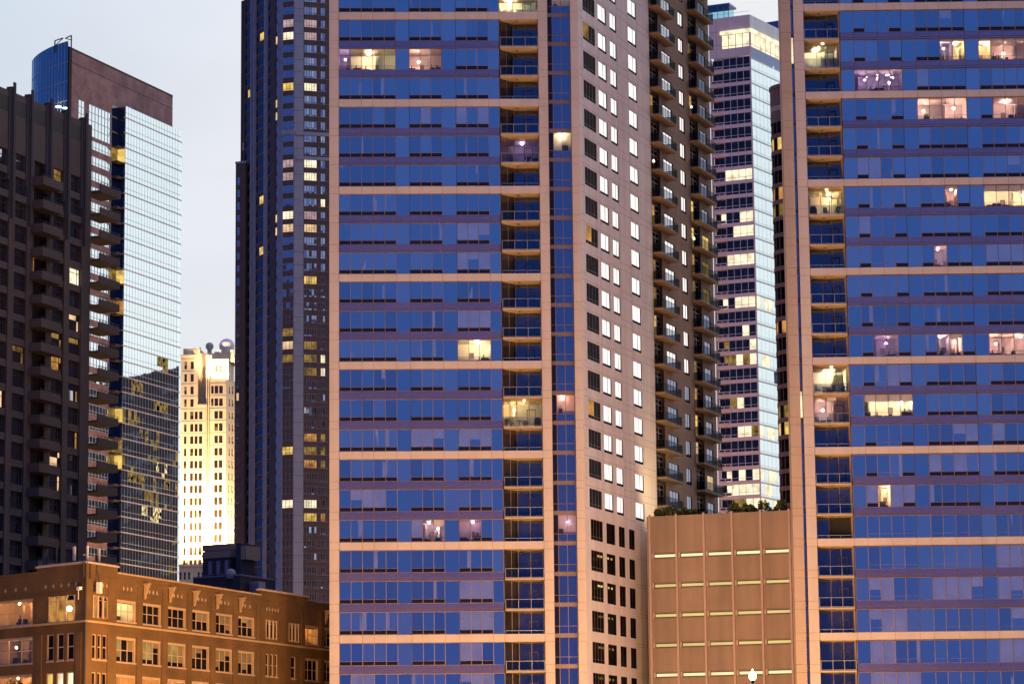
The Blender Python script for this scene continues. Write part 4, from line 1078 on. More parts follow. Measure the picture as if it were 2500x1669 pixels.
# domes on its roof
DOME = matte('dome_fibreglass', (.80, .76, .82), 1.0, var=.03, spec=0); DISH = matte('dish_mesh', (.42, .38, .38), .7)
t = MB(); c = K.P(uk(545, 840), ZK(837), -7); R_ = 19 / F * 909
t.lathe(c, [(R_ * math.sin(a), R_ * math.cos(a)) for a in [k * math.pi / 14 for k in range(0, 12)]] + [(R_ * .75, -R_ * 1.6)], DOME, 28)
tag(t.build('radome', None, True), 'large pale rooftop dome on the floodlit cream tower', 'radome')
t = MB(); c = K.P(uk(502.5, 840), ZK(836.5), -7); R_ = 10 / F * 909
t.lathe(c, [(R_ * math.sin(a), R_ * math.cos(a)) for a in [k * math.pi / 12 for k in range(0, 11)]], DISH, 20); t.tube([c - Vector((0, 0, R_ * .9)), c - Vector((0, 0, R_ * 2.2))], R_ * .55, DISH, 10)
tag(t.build('radome', None, True), 'small dark rooftop sphere on the cream tower beside the large dome', 'radome')
t = MB(); c = K.P(uk(476, 840), ZK(845), -8)
nrm = Vector((-.5, -.6, .6)).normalized(); a_ = nrm.cross(Vector((0, 0, 1))).normalized(); b_ = nrm.cross(a_)
for i in range(16):
    p = []
    for k in (i, i + 1): p.append(c + (a_ * math.cos(k * math.pi / 8) + b_ * math.sin(k * math.pi / 8)) * .9 + nrm * .35)
    t.poly([c, p[0], p[1]], DISH)
t.tube([c - Vector((0, 0, 1.2)), c], .1, DISH, 6); t.tube([c, c + nrm * .9], .05, DISH, 5)
tag(t.build('satellite_dish'), 'small tilted satellite dish at the left of the cream tower roof', 'satellite dish')

LAMPC = (1.0, .52, .14)
def floodlight(loc, aim, power, label, col=(1.0, .69, .33), group='floodlights on the cream tower', size=.5, angle=130):
    t = thing('floodlight', label, 'floodlight', loc, group)
    mb = MB(); d = (Vector(aim) - Vector(loc)).normalized()
    mb.tube([Vector(loc), Vector(loc) + Vector((0, 0, .8))], .06, DARKRAIL, 6)
    c = Vector(loc) + Vector((0, 0, .9)); mb.wbox(c, .6, .3, .4, DARKRAIL); mb.build('housing', t)
    l = bpy.data.lights.new('beam', 'SPOT'); l.energy = power; l.color = col; l.spot_size = math.radians(angle); l.spot_blend = .8; l.shadow_soft_size = size
    o = bpy.data.objects.new('beam', l); COL.objects.link(o); o.parent = t
    o.location = Vector((0, 0, 1.0)) + d * .6; o.rotation_euler = d.to_track_quat('-Z', 'Y').to_euler()
    return t
for k, (px, lb) in enumerate(((452, 'floodlight on the low wing aimed at the left end of the cream tower'), (480, 'floodlight on the low wing roof below the three window columns'), (515, 'floodlight on the low wing below the recess of the cream tower'), (545, 'floodlight on the low wing below the right facet of the cream tower'))):
    floodlight(K.P(uk(px), zpw + .05, 15.5), K.P(uk(px), ZK(1150), 0), 125000, lb)
for k, (px, lb) in enumerate(((518, 'floodlight on the upper ledge left of the crown windows'), (549, 'floodlight on the upper ledge right of the crown windows'))):
    floodlight(K.P(uk(px), ZK(930) + .05, 3.2), K.P(uk(px), ZK(890), -1.5), 16000, lb)
    
# ------------------------------------------------------------------ brick building at the corner
BR_ = Fac(211, 1500, 290, pairs=[(220, 1512.7, 520, 1550.4), (500, 1547.7, 802, 1584.6), (283.6, 1552.3, 512, 1576.2), (288, 1400.3, 520, 1435.3)])
BL0 = Fac(0, 1531, 290, pairs=[(89.7, 1387.9, 214, 1374.3), (0, 1531, 209.6, 1512.6), (111.3, 1641.2, 178.3, 1638.6)])
co = BR_.P(0, 0); LL = 30.0
BL_ = Fac(0, 0, 0, ang=BL0.a, org=(co.x - BL0.u_.x * LL, co.y - BL0.u_.y * LL))
BRICK = bricks('warm_brick', (.14, .068, .017), (.118, .056, .013), (.16, .085, .036), BR_.u_, .42, .14, .012)
BRICKL = bricks('warm_brick_left', (.14, .068, .017), (.118, .056, .013), (.16, .085, .036), BL_.u_, .42, .14, .012)
STN = matte('carved_limestone', (.42, .27, .15), var=.1, scale=2.0)
FRAME = matte('cream_frame', (.46, .31, .20), .6)
TILE = matte('clay_tile', (.50, .34, .29), var=.15, scale=2.0)
bb = thing('brick_building', 'warm brown brick corner building with cream window frames and stone belt course', 'building', co)
ur = lambda px, y=1490: BR_.u(px, y)
ull = lambda px, y=1490: BL_.u(px, y)
Zr = lambda y, px=285: BR_.z(px, y)
r1t, r1b = Zr(1461.5), BR_.z(332, 1519); r2t, r2b = BR_.z(284, 1552.5), BR_.z(284, 1613); r3t = BR_.z(281, 1644); fl = r1t - r2t
beltT, beltB = BR_.z(213, 1512.2), BR_.z(213, 1517.5)
par_c, par_l, par_t = BR_.z(214, 1374), BR_.z(290, 1400), BR_.z(690, 1452)
big = [(285.4, 332.4), (349, 393.6), (410.7, 454.4), (469.7, 512), (527.6, 567.8), (582, 621.6), (745, 778), (792, 822)]
rowsb = [(r1b, r1t), (r2b, r2t), (r3t - (r2t - r2b), r3t)]
hr = []; sr = []
for ri, (zb_, zt_) in enumerate(rowsb):
    for ci, (p0, p1) in enumerate(big): hr.append((ur(p0), ur(p1), zb_, zt_)); sr.append(('b', ri, ci))
    trip = [(226, 236), (239.5, 248.5), (251.5, 263)]; tow = [(649.5, 656.5), (660.5, 667.5), (671.5, 678)]; tow2 = [(706, 714), (719, 726)] if ri == 0 else [(711, 722)]
    if ri == 0:
        hr.append((ur(227), ur(264), zb_, zt_ + .1)); sr.append(('t', ri, 0)); hr.append((ur(649), ur(676.5), zb_, zt_)); sr.append(('t', ri, 1)); hr.append((ur(705), ur(730), zb_, zt_)); sr.append(('t', ri, 2))
    else:
        for k, (p0, p1) in enumerate(trip + tow + tow2): hr.append((ur(p0), ur(p1), zb_, zt_ - (0 if k < 3 else 0))); sr.append(('n', ri, k))
Lr = ur(835)
pset = [(0, ur(287.5, 1390), par_c), (ur(287.5, 1390), ur(636), par_l), (ur(636), ur(751.6), par_t), (ur(751.6), Lr, BR_.z(780, 1474))]
wb = punched(BR_, 0, Lr, 0, BR_.z(780, 1474) - .8, hr, BRICK, .42)
zc_ = BR_.z(780, 1474) - .8
for a, b, z in pset:
    wb.q(a, b, zc_, z, 0, BRICK); wb.q(a, b, zc_ - 2, z, -.45, BRICK); wb.poly([BR_.P(b, zc_, 0), BR_.P(b, zc_, -.45), BR_.P(b, z, -.45), BR_.P(b, z, 0)], BRICK); wb.poly([BR_.P(a, zc_, 0), BR_.P(a, zc_, -.45), BR_.P(a, z, -.45), BR_.P(a, z, 0)], BRICK)
    wb.box(a - .05, b + .05, z, z + .16, -.52, .09, STN if z in (par_l,) else BRICK)
wb.poly([BR_.P(0, zc_ - .5, -.1), BR_.P(Lr, zc_ - .5, -.1), BR_.P(Lr, zc_ - .5, -24), BL_.P(2, zc_ - .5, -16), BL_.P(2, zc_ - .5, -.1)], DARK)
for px in (266, 338, 399.7, 461.4, 518, 572, 629, 640, 690, 738, 784): 
    u = ur(px, 1560); wb.box(u - .42, u + .42, 0, beltB - .9, .003, .10, BRICK); wb.box(u - .36, u + .36, beltT + .03, r1t + 1.5, .003, .09, BRICK)
for ri in (0, 1, 2):
    zz = rowsb[ri][1] + .75 - (.28 if ri else 0)
    wb.box(ur(268), ur(632), zz, zz + .09, .003, .06 if ri == 0 else .05, BRICK)
wb.box(0.02, Lr, zc_ + .25, zc_ + .32, .003, .05, BRICK)
wb.build('wall', bb)
# left face
cl = []; sl_ = []
zl = lambda y, px=81: BL_.z(px, y)
rl = [(zl(1521.5), zl(1459.7)), (BL_.z(76, 1617), BL_.z(76, 1553)), (BL_.z(76, 1711), BL_.z(76, 1644))]
for ri, (zb_, zt_) in enumerate(rl):
    cl.append((ull(-12), ull(80.5), zb_, zt_)); sl_.append(('b', ri, 0))
    if ri == 0: cl.append((ull(117.8), ull(183), BL_.z(150, 1516.5), BL_.z(150, 1453))); sl_.append(('t', ri, 0))
    else:
        for k, (p0, p1) in enumerate(((114.5, 131), (139, 156), (163.5, 180.5))): cl.append((ull(p0, 1560), ull(p1, 1560), BL_.z(150, 1611 if ri == 1 else 1705), BL_.z(150, 1545.5 if ri == 1 else 1640))); sl_.append(('n', ri, k))
zl_low = BL_.z(40, 1404)
wb = punched(BL_, 0, LL, 0, zl_low, cl, BRICKL, .42)
us_ = ull(90, 1390)
wb.q(us_, LL, zl_low, par_c, 0, BRICKL); wb.q(us_, LL, zl_low - 1, par_c, -.45, BRICKL); wb.poly([BL_.P(us_, zl_low, 0), BL_.P(us_, zl_low, -.45), BL_.P(us_, par_c, -.45), BL_.P(us_, par_c, 0)], BRICKL)
wb.box(0, us_ - .01, zl_low, zl_low + .15, -.5, .08, BRICKL)
for px in (97, 193): 
    u = ull(px, 1560); wb.box(u - .4, u + .4, 0, beltB - .9, .003, .10, BRICKL)
zz = BL_.z(150, 1446); wb.box(.02, LL - .02, zz, zz + .08, .003, .05, BRICKL)
wb.build('left_wall', bb)
cop = MB(BL_); 
cop.box(us_ - .1, LL + .06, par_c + .004, par_c + .17, -.55, .14, TILE); cop.box(.0, pset[0][1] + .1, par_c + .003, par_c + .172, -.55, .14, TILE, fac=BR_)
for k in range(20):
    u = lerp(us_, LL, k / 20); cop.lathe(BL_.P(u + .15, par_c + .17, -.2), [(.22, 0), (.16, .09), (0, .12)], TILE, 8)
for k in range(14):
    u = lerp(0, pset[0][1], k / 14); cop.lathe(BR_.P(u + .2, par_c + .17, -.2), [(.22, 0), (.16, .09), (0, .12)], TILE, 8)
cop.build('tile_coping', bb); cop = MB(BR_)
cop.box(pset[2][0], pset[2][1] + .1, par_t + .165, par_t + .33, -.55, .14, TILE, fac=BR_)
for k in range(18): cop.lathe(BR_.P(lerp(pset[2][0], pset[2][1], k / 18) + .3, par_t + .33, -.2), [(.24, 0), (.17, .09), (0, .12)], TILE, 8)
cop.build('tile_coping', bb)
bl = MB(BR_); bl.box(-.10, Lr, beltB, beltT, .003, .16, STN); bl.box(.01, LL + .085, beltB, beltT, .003, .16, STN, fac=BL_); bl.build('belt_course', bb)
litb = {('b', 0, 0): L_WHITE, ('b', 0, 6): L_YEL, ('b', 2, 0): L_YEL, ('b', 2, 1): L_YELD, ('b', 2, 2): L_YELD, ('t', 0, 0): L_AMBER, ('b', 2, 3): L_YELD, ('b', 2, 4): L_YELD}
BLIND = matte('window_blind', (.20, .15, .085), .9)
LBLIND = lit('lamplit_blind', (.55, .34, .10), .75, .7, 1.2, .8)
def bigwin(fac, a, b, z0, z1, lm, nv, lamp, parent, name, warm=False):
    wd = MB(fac)
    if lm:
        room(wd, a + .05, b - .05, z0 + .05, z1 - .05, -.36, {L_WHITE: 'warm', L_WARM: 'amber', L_AMBER: 'den'}.get(lm, 'amber'), 2.5, DARK, 6)
    vs = [k / nv for k in range(1, nv)]
    bl_ = (warm or random.random() < .55) and not lm
    def gf(i, j):
        if lm: return CLEAR
        return GROOM
    w_ = window(fac, a, b, z0, z1, -.30, gf, vs, (.48,), fr=FRAME, fw=.085, fd=.07, tilt=.002)
    w_.box(a - .002, b + .002, z1 - .24, z1 + .003, -.26, -.05, FRAME); w_.box(a - .05, b + .05, z0 - .14, z0 - .002, -.3, .07, FRAME)
    w_.box(b - .16, b + .002, z0 + .002, z1 - .25, -.28, -.06, FRAME)
    if bl_:
        for k in range(nv):
            if random.random() < .7:
                uu0, uu1 = lerp(a, b, k / nv) + .08, lerp(a, b, (k + 1) / nv) - .08
                w_.q(uu0, uu1, lerp(z0, z1, random.choice((.5, .2, .7))), z1 - .25, -.285, LBLIND if warm and k < 2 else BLIND)
    b0 = len(w_.v); w_.v += wd.v; w_.faces += [tuple(i + b0 for i in f) for f in wd.faces]; w_.mi += [w_.m(wd.mats[k]) for k in wd.mi]
    if lamp:
        c = fac.P(lerp(a, b, lamp), z1 - .85, -.75); w_.lathe(c, [(0, -.22), (.16, -.16), (.22, 0), (.16, .16), (0, .22)], L_LAMP, 12); w_.tube([c + Vector((0, 0, .22)), c + Vector((0, 0, .8))], .015, DARKRAIL, 5)
    w_.build(name, parent)
def tripwin(fac, a, b, z0, z1, lm, lamp, parent):
    w_ = window(fac, a, b, z0, z1, -.16, (lambda i, j: lm if lm and random.random() < .8 else GROOM), (.333, .667), (.8,), fr=FRAME, fw=.06, fd=.05)
    for k in range(4):
        u = (a + .02 if k == 0 else b - .17) if k in (0, 3) else lerp(a, b, k / 3) - .12
        wdt = .15 if k in (0, 3) else .24
        w_.tube([fac.P(u + wdt / 2, z0, -.03), fac.P(u + wdt / 2, z1 - .25, -.03)], wdt / 2, FRAME, 10)
        w_.box(u - .03, u + wdt + .03, z1 - .25, z1 - .003, -.3, .05, FRAME); w_.box(u - .03, u + wdt + .03, z0, z0 + .2, -.3, .04, FRAME)
    if lamp:
        c = fac.P(lerp(a, b, lamp), z1 - 1.35, .22); w_.lathe(c, [(0, -.28), (.2, -.2), (.28, 0), (.2, .2), (0, .28)], L_LAMP, 12); w_.tube([c, fac.P(lerp(a, b, lamp), z1 - 1.1, -.1)], .04, DARKRAIL, 5)
    w_.build('column_window', parent)
for fac, HS, SP in ((BR_, hr, sr), (BL_, cl, sl_)):
    for (a, b, z0, z1), k in zip(HS, SP):
        lm = litb.get(k) if fac is BR_ else {('b', 0, 0): L_WARM, ('b', 2, 0): L_YELD, ('t', 0, 0): L_AMBER, ('n', 2, 0): L_YEL, ('n', 2, 1): L_WHITE, ('n', 2, 2): L_WHITE}.get(k)
        if fac is BL_ and k == ('b', 1, 0): lm = L_AMBER
        if k[0] == 'b': bigwin(fac, a, b, z0, z1, lm, 3, {(1, 0): .05, (0, 0): .88}.get((fac is BR_ and k[1:] == (0, 0), 0 if k[1:] == (0, 0) else 1)) if k[1:] == (0, 0) else None, bb, 'window', fac is BR_ and k[1:] in ((1, 0), (1, 1), (1, 2), (0, 5)))
        elif k[0] == 't': tripwin(fac, a, b, z0, z1, lm, .86 if fac is BL_ else None, bb)
        else:
            g = lm or GROOM
            w_ = window(fac, a, b, z0, z1, -.14, g, (), (.5,), fr=FRAME, fw=.13, fd=.08); w_.box(a - .06, b + .06, z0 - .13, z0 - .002, -.1, .06, FRAME); w_.build('narrow_window', bb)
def corbel(u, zt_):
    mb = MB(BR_); prof = [(0, 0), (.62, 0), (.66, -.16), (.58, -.3), (.42, -.42), (.46, -.62), (.36, -.9), (.16, -1.12), (.22, -1.3), (.10, -1.5), (0, -1.56)]
    for s, w_ in ((0, .17),):
        n = len(prof); L_ = [BR_.P(u - w_, zt_ + h * .92, .1 + d * .8) for d, h in prof]; R__ = [BR_.P(u + w_ * .95, zt_ + h * .92, .1 + d * .8) for d, h in prof]
        for i in range(n): 
            j = (i + 1) % n; mb.poly([L_[i], L_[j], R__[j], R__[i]], STN)
        mb.poly(L_, STN); mb.poly(R__, STN)
    mb.box(u - .23, u + .23, zt_ + .004, zt_ + .12, .003, .72, STN)
    mb.build('corbel', bb)
zcb = BR_.z(348, 1426)
for px in (351, 412.5, 472, 528, 584, 793): corbel(ur(px, 1435), zcb)
orn = MB(BR_)
zo = BR_.z(250, 1428)
for p0, p1, n in ((237, 275, 4), (297, 325, 3), (360, 388, 3), (420, 448, 3), (480, 506, 3), (536, 562, 3), (592, 616, 2), (648, 682, 5)):
    for k in range(n):
        u = ur(lerp(p0, p1, (k + .5) / n), 1435); s = .2
        orn.poly([BR_.P(u, zo - s * 1.3, .02), BR_.P(u + s, zo, .02), BR_.P(u, zo + s * 1.3, .02), BR_.P(u - s, zo, .02)], STN)
for px in (14, 39, 63, 112, 131, 150, 168, 186):
    u = ull(px, 1430); z = BL_.z(150, 1428) ; s = .2
    orn.poly([BL_.P(u, z - s * 1.3, .02), BL_.P(u + s, z, .02), BL_.P(u, z + s * 1.3, .02), BL_.P(u - s, z, .02)], STN)
orn.build('ornament', bb)

# things on and above its roof
PANEL = matte('antenna_panel', (.55, .46, .44), .5, var=.03); BOXM = matte('cabinet_white', (.75, .70, .68), .5, var=.03)
def antenna(fac, px, y0, y1, d, w_, label, name='antenna', cat='antenna', mat=PANEL):
    u = fac.u(px, y1); f2 = Fac(0, 0, 0, ang=fac.a, org=fac.P(0, 0, d)[:2])
    u, z0 = f2.uz(px, y1); _, z1 = f2.uz(px, y0); zr_ = par_c + .1
    t = thing(name, label, cat, f2.P(u, min(z0, zr_)), 'antennas on the brick roof')
    mb = MB(f2); mb.tube([f2.P(u, zc_ - .5, 0), f2.P(u, z1 - .1, 0)], .035, DARKRAIL, 6); mb.build('mast', t)
    mb = MB(f2); mb.box(u - w_ / 2, u + w_ / 2, z0, z1, .04, .2, mat); mb.box(u - w_ * .4, u + w_ * .4, z0 - .05, z0 - .002, .06, .18, DARKRAIL); mb.build('panel', t)
antenna(BL_, 183.5, 1333.5, 1368, -1.2, .30, 'widest pink panel antenna on the brick corner roof')
antenna(BL_, 215.5, 1331.5, 1366, -1.2, .2, 'tallest panel antenna above the corner of the brick roof')
antenna(BR_, 239.5, 1339, 1370, -1.0, .12, 'thin pole antenna right of the brick roof corner')
antenna(BL_, 207.5, 1352, 1356, -1.2, .18, 'short knob antenna beside the tallest corner antenna')
antenna(BL_, 110, 1354, 1378, -4, .18, 'dim blue antenna at the left of the raised brick parapet', mat=STONE2)
antenna(BL_, 117, 1358, 1376, -4.5, .3, 'stubby blue box antenna beside the dim left antenna', mat=STONE2)
antenna(BL_, 140, 1337, 1376, -5, .16, 'tall dim grey antenna standing behind the raised parapet', mat=STONE2)
# wall-mounted boxes with their cable
ux, zx1 = BR_.uz(229.5, 1421); _, zx0 = BR_.uz(229.5, 1448)
t = thing('antenna_cabinet', 'white antenna box with a black cable on the brick corner wall', 'antenna box', BR_.P(ux, zx0))
mb = MB(BR_); mb.box(ux - .2, ux + .3, zx0, zx1, .35, .75, BOXM); mb.box(ux - .12, ux + .2, zx0 + .2, zx1 - .2, .003, .349, DARKRAIL); mb.build('cabinet', t)
mb = MB(BR_); mb.tube([BR_.P(ux + .2, zx1, .5), BR_.P(ux + .25, zx1 + 1.2, .12), BR_.P(ux + .5, par_c - .4, .08), BR_.P(ux + .2, par_c + .3, .05), BR_.P(ux - .4, par_c + .32, -.3)], .05, DARKRAIL, 6); mb.build('cable', t)
ux, zx = BL_.uz(200, 1440)
t = thing('wall_camera', 'small bracket device with a hanging rod on the brick corner', 'camera', BL_.P(ux, zx))
mb = MB(BL_); mb.box(ux - .35, ux - .15, zx, zx + .35, .003, .35, BOXM); mb.box(ux - .1, ux + .35, zx + .02, zx + .3, .25, .6, BOXM); mb.build('body', t)
mb = MB(BL_); mb.tube([BL_.P(ux - .02, zx, .4), BL_.P(ux - .02, zx - .9, .4)], .04, BOXM, 6); mb.build('rod', t)
t = MB(BL_); t.tube([BL_.P(ull(214.8, 1440) - .25, par_c - .02, .06), BL_.P(ull(214.8, 1440) - .25, 6, .06)], .07, DARKRAIL, 6)
tag(t.build('drainpipe'), 'dark drainpipe running down the corner of the brick building', 'pipe')

# dark rooftop block behind the brick building
DKB = matte('dark_roof_block', (.045, .04, .075), var=.1); DKT = matte('coping_blue', (.20, .19, .30))
M1 = Fac(471.5, 1415, 400, pairs=[(471.5, 1412, 574, 1405)])
rbk = thing('rooftop_block', 'dark low building with a boxy mechanical house behind the brick parapet', 'building', M1.P(0, 0))
um = lambda px, y=1380: M1.u(px, y)
M2 = Fac(0, 0, 0, org=M1.P(um(586), 0)[:2], pairs=[(593.5, 1403.5, 640, 1410.5)])
zm = M1.z(520, 1408.5); L2m = M2.u(672, 1415)
mb = MB(M1); mb.q(0, um(586), 0, zm, 0, DKB); mb.q(0, L2m, 0, zm, 0, DKB, fac=M2)
mb.poly([M1.P(0, zm - .3, 0), M1.P(um(586), zm - .3, 0), M2.P(L2m, zm - .3, 0), M2.P(L2m, zm - .3, -14), M1.P(0, zm - .3, -12)], DARK)
mb.poly([M1.P(0, 0, 0), M1.P(0, 0, -12), M1.P(0, zm - .3, -12), M1.P(0, zm, 0)], DKB)
mb.box(0, um(586), zm, zm + .2, -.4, .08, DKT); mb.box(.1, L2m, zm, zm + .2, -.4, .08, DKT, fac=M2); mb.build('wall', rbk)
PLK = matte('plank_cladding', (.30, .22, .22), var=.08, streak=.0)
mh = Fac(0, 0, 0, ang=M1.a, org=M1.P(0, 0, -2)[:2]); a, b = mh.u(494.5, 1345), mh.u(562.5, 1345); z1, zmid = mh.z(528, 1328), mh.z(528, 1361)
mb = MB(mh)
mb.box(a, b, zm - .2, zmid, -4, -.05, DKB)
zm2 = lerp(zmid, z1, .52)
mb.box(a - .05, b + .05, zmid, zm2 - .03, -4, .05, PLK); mb.box(a - .05, b + .05, zm2 + .03, z1, -4, .05, PLK)
for k in range(3):
    c_ = lerp(a, b, (k + .7) / 3.4); mb.box(c_, c_ + .6, zm + .6, zmid - .4, -.049, -.02, DKT)
mb.box(a, b, zm + .55, zm + .62, -.049, .0, DKT)
for k, c_ in enumerate((.1, .5, .9)): mb.box(lerp(a, b, c_), lerp(a, b, c_) + .1, zm - .2, zm + .9, .3, .4, DKB)
mb.build('mechanical_house', rbk)
mb = MB(mh); a2, b2 = mh.u(576, 1345), mh.u(601, 1345); mb.box(a2, lerp(a2, b2, .48), zm - .2, z1 - .1, -3, 0, DKB); mb.box(lerp(a2, b2, .48) + .01, b2, mh.z(588, 1365), mh.z(588, 1332), -3, .02, PLK); mb.build('stair_head', rbk)
TANK = matte('tank_metal', (.36, .31, .40), .55, var=.05)
for px, lb in ((590, 'left domed grey roof tank behind the brick parapet'), (619, 'right domed grey roof tank behind the brick parapet')):
    f2 = Fac(0, 0, 0, ang=M1.a, org=M1.P(0, 0, 0.0)[:2]); u, z = f2.uz(px, 1384); c = M2.P(M2.u(px, 1400), 0, -1.6)
    t = MB(); rr = 12.5 / F * 402; c.z = zm - .3
    t.lathe(c, [(rr, 0), (rr, .55), (rr * .92, .9), (rr * .6, 1.2), (0, 1.32)], TANK, 20)
    for k in range(10): 
        aa = math.pi + k * math.pi / 9; t.wbox(c + Vector((math.cos(aa) * (rr + .02), math.sin(aa) * (rr + .02), .3)), .04, .06, .5, DKB, aa)
    tag(t.build('roof_tank', None, True), lb, 'tank', 'roof tanks')
f2 = Fac(0, 0, 0, ang=M1.a, org=M2.P(2.0, 0, 2.5)[:2]); a, z1 = f2.uz(604, 1420); b, z0 = f2.uz(632, 1452)
t = thing('air_unit', 'pale purple ventilation box rising behind the brick parapet', 'ventilation unit', f2.P(a, z0))
mb = MB(f2); mb.box(a, b, z0 - 2, z1, -1.4, 0, TANK); mb.build('casing', t)
mb = MB(f2)
for k in range(9): mb.box(lerp(a, b, k / 9) + .03, lerp(a, b, k / 9) + .1, z0 - 1.5, z1 - .2, .003, .03, DKB)
mb.build('grille', t)

# ------------------------------------------------------------------ unseen towers added to darken what the glass mirrors
def shadow_tower(name, label, x0, x1, y0, y1, h):
    t = thing(name, label, 'tower', (x0, y0, 0)); mb = MB(); prism(mb, [(x0, y0), (x1, y0), (x1, y1), (x0, y1)], 0, h, CDK); 
    mb.build('wall', t)
    mb = MB(); n = int(h / 4)
    for k in range(3, n):
        for j in range(int((x1 - x0) / 4)):
            if random.random() < .6: mb.poly([(x0 + j * 4 + .8, y0 - .05, k * 4), (x0 + j * 4 + 3.2, y0 - .05, k * 4), (x0 + j * 4 + 3.2, y0 - .05, k * 4 + 2.2), (x0 + j * 4 + .8, y0 - .05, k * 4 + 2.2)], L_YELD if random.random() < .12 else GCD)
    mb.build('windows', t)['kind'] = 'stuff'
shadow_tower('reflection_tower', 'unseen dark office slab added behind the right tower, mirrored in the glass tower', 72, 215, 780, 810, 135)
shadow_tower('reflection_tower', 'unseen dark rear block added behind the middle tower, mirrored in the stone tower windows', -14, 14, 415, 440, 104)
shadow_tower('reflection_tower', 'unseen dark tower added beyond the left edge, mirrored in the central granite tower', -460, -290, 390, 420, 208)

shadow_tower('reflection_tower', 'unseen dark slab added right of the picture edge, mirrored in the central granite tower', 82, 215, 332, 352, 208)
# ------------------------------------------------------------------ ground, river, street
def sheet(name, x0, x1, y0, y1, z, mat):
    mb = MB(); mb.poly([(x0, y0, z), (x1, y0, z), (x1, y1, z), (x0, y1, z)], mat); o = mb.build(name); o['kind'] = 'structure'; return o
ASPH = matte('asphalt', (.05, .05, .052), .8, var=.15); PAVE = matte('paving', (.26, .24, .22), .85); WATER = glass('river_water', (.01, .02, .025), .05, (1, 1, 1), .12, wav=.6)
sheet('ground', -6000, 6000, 150, 9000, 0, matte('city_ground', (.10, .10, .10)))
sheet('river', -6000, 6000, -3000, 150, -2.5, WATER)
sheet('street', -400, 400, 190, 215, .004, ASPH)
mb = MB()
for k in range(-40, 41): mb.poly([(k * 8, 202.4, .008), (k * 8 + 3, 202.4, .008), (k * 8 + 3, 202.6, .008), (k * 8, 202.6, .008)], PAVE)
o = mb.build('road_marking'); o['kind'] = 'structure'
mb = MB(); mb.wbox((0, 182, .07), 800, 15.9, .14, PAVE); mb.wbox((0, 223, .07), 800, 15.9, .14, PAVE); o = mb.build('pavement'); o['kind'] = 'structure'
mb = MB(); mb.wbox((0, 149.6, -1), 12000, .8, 3.2, PAVE); o = mb.build('river_wall'); tag(o, 'low concrete river wall in front of the street', 'wall')

# ------------------------------------------------------------------ street lamps (the photo shows their sodium light on everything)
LHEAD = lit('sodium_globe', (1.0, .60, .18), 30.0, .98, 1.02)
def street_lamp(px, D, hgt, power, label):
    r = ray(px, 1900); x = CAM.x + r.x * (D - CAM.y) / r.y
    t = thing('street_lamp', label, 'street lamp', (x, D, 0), 'sodium street lamps along the quay')
    c = Vector((x, D, 0))
    mb = MB(); mb.lathe(c, [(.28, 0), (.28, .5), (.14, .7), (.09, 1.2), (.07, hgt - .4), (.12, hgt - .32), (.16, hgt - .2)], DARKRAIL, 10); mb.build('post', t)
    mb = MB(); mb.lathe(c + Vector((0, 0, hgt)), [(.12, -.22), (.22, -.1), (.27, .06), (.2, .26), (.08, .36), (0, .38)], LHEAD, 14); mb.build('globe', t, True)
    mb = MB(); mb.lathe(c + Vector((0, 0, hgt)), [(.1, .375), (.05, .46), (0, .55)], DARKRAIL, 8); mb.build('finial', t)
    l = bpy.data.lights.new('lamp_glow', 'POINT'); l.energy = power; l.color = LAMPC; l.shadow_soft_size = .4
    o = bpy.data.objects.new('lamp_glow', l); COL.objects.link(o); o.parent = t; o.location = (0, -.0, hgt + .9)
LP = 21500
street_lamp(1843, 205, 2.0 + (2034 - 1660) / F * 205 - .1, LP, 'brightest sodium street lamp, flaring before the tan garage wall')
for px, D, pw, lb in ((212, 258, .75, 'street lamp below the corner of the brick building'), (430, 276, .55, 'street lamp below the middle of the brick building'), (608, 250, 1.0, 'street lamp below the right end of the brick building'), (730, 265, 1, 'street lamp below the gap left of the middle tower'), (895, 265, 1, 'street lamp below the left part of the middle tower'),
                     (1290, 265, 1.2, 'street lamp below the balconies of the middle tower'), (1390, 265, 1.2, 'street lamp below the corner of the middle tower'), (1775, 300, .75, 'street lamp close below the middle of the garage wall'), (1650, 288, 1.1, 'street lamp below the left garage bays'), (2100, 265, .8, 'street lamp below the balconies of the right tower'), (2495, 265, 1.1, 'street lamp at the right edge below the right tower'), (-150, 225, .75, 'street lamp beyond the left edge of the picture')):
    street_lamp(px, D, 9.0, LP * pw, lb)

for px, D, pw, lb in ((690, 590, 7.0, 'street lamp on the far street before the granite tower'), (1800, 600, 2.8, 'street lamp on the far street before the slim tower'), (1890, 520, 2.2, 'street lamp on the far street before the round bay tower')):
    street_lamp(px, D, 9.0, LP * pw, lb)
for k, (px, lb) in enumerate(((1640, 'garden light among the left shrubs on the garage roof'), (1700, 'garden light by the brown tower on the garage roof'))):
    u = Gf.u(px, 1255); q = Gf.P(u, ztop - .45, -2.6); t = floodlight(q, bt.P(ub(px), q.z + 10, 0), 700 if k == 0 else 2600, lb, (1.0, .72, .28), 'garden lights on the garage roof', .2, 150)
METAL = matte('patio_metal', (.03, .03, .035), .5); CUSH = matte('patio_fabric', (.10, .11, .15), .9)
def table(c, label):
    t = thing('patio_table', label, 'table', c, 'balcony tables'); mb = MB(); mb.lathe(c, [(0, .70), (.36, .70), (.36, .73), (0, .73)], METAL, 16); mb.build('table_top', t)
    mb = MB(); mb.tube([c + Vector((0, 0, .03)), c + Vector((0, 0, .70))], .035, METAL, 8); mb.lathe(c, [(.24, 0), (.2, .03), (0, .04)], METAL, 12); mb.build('pedestal', t); return t
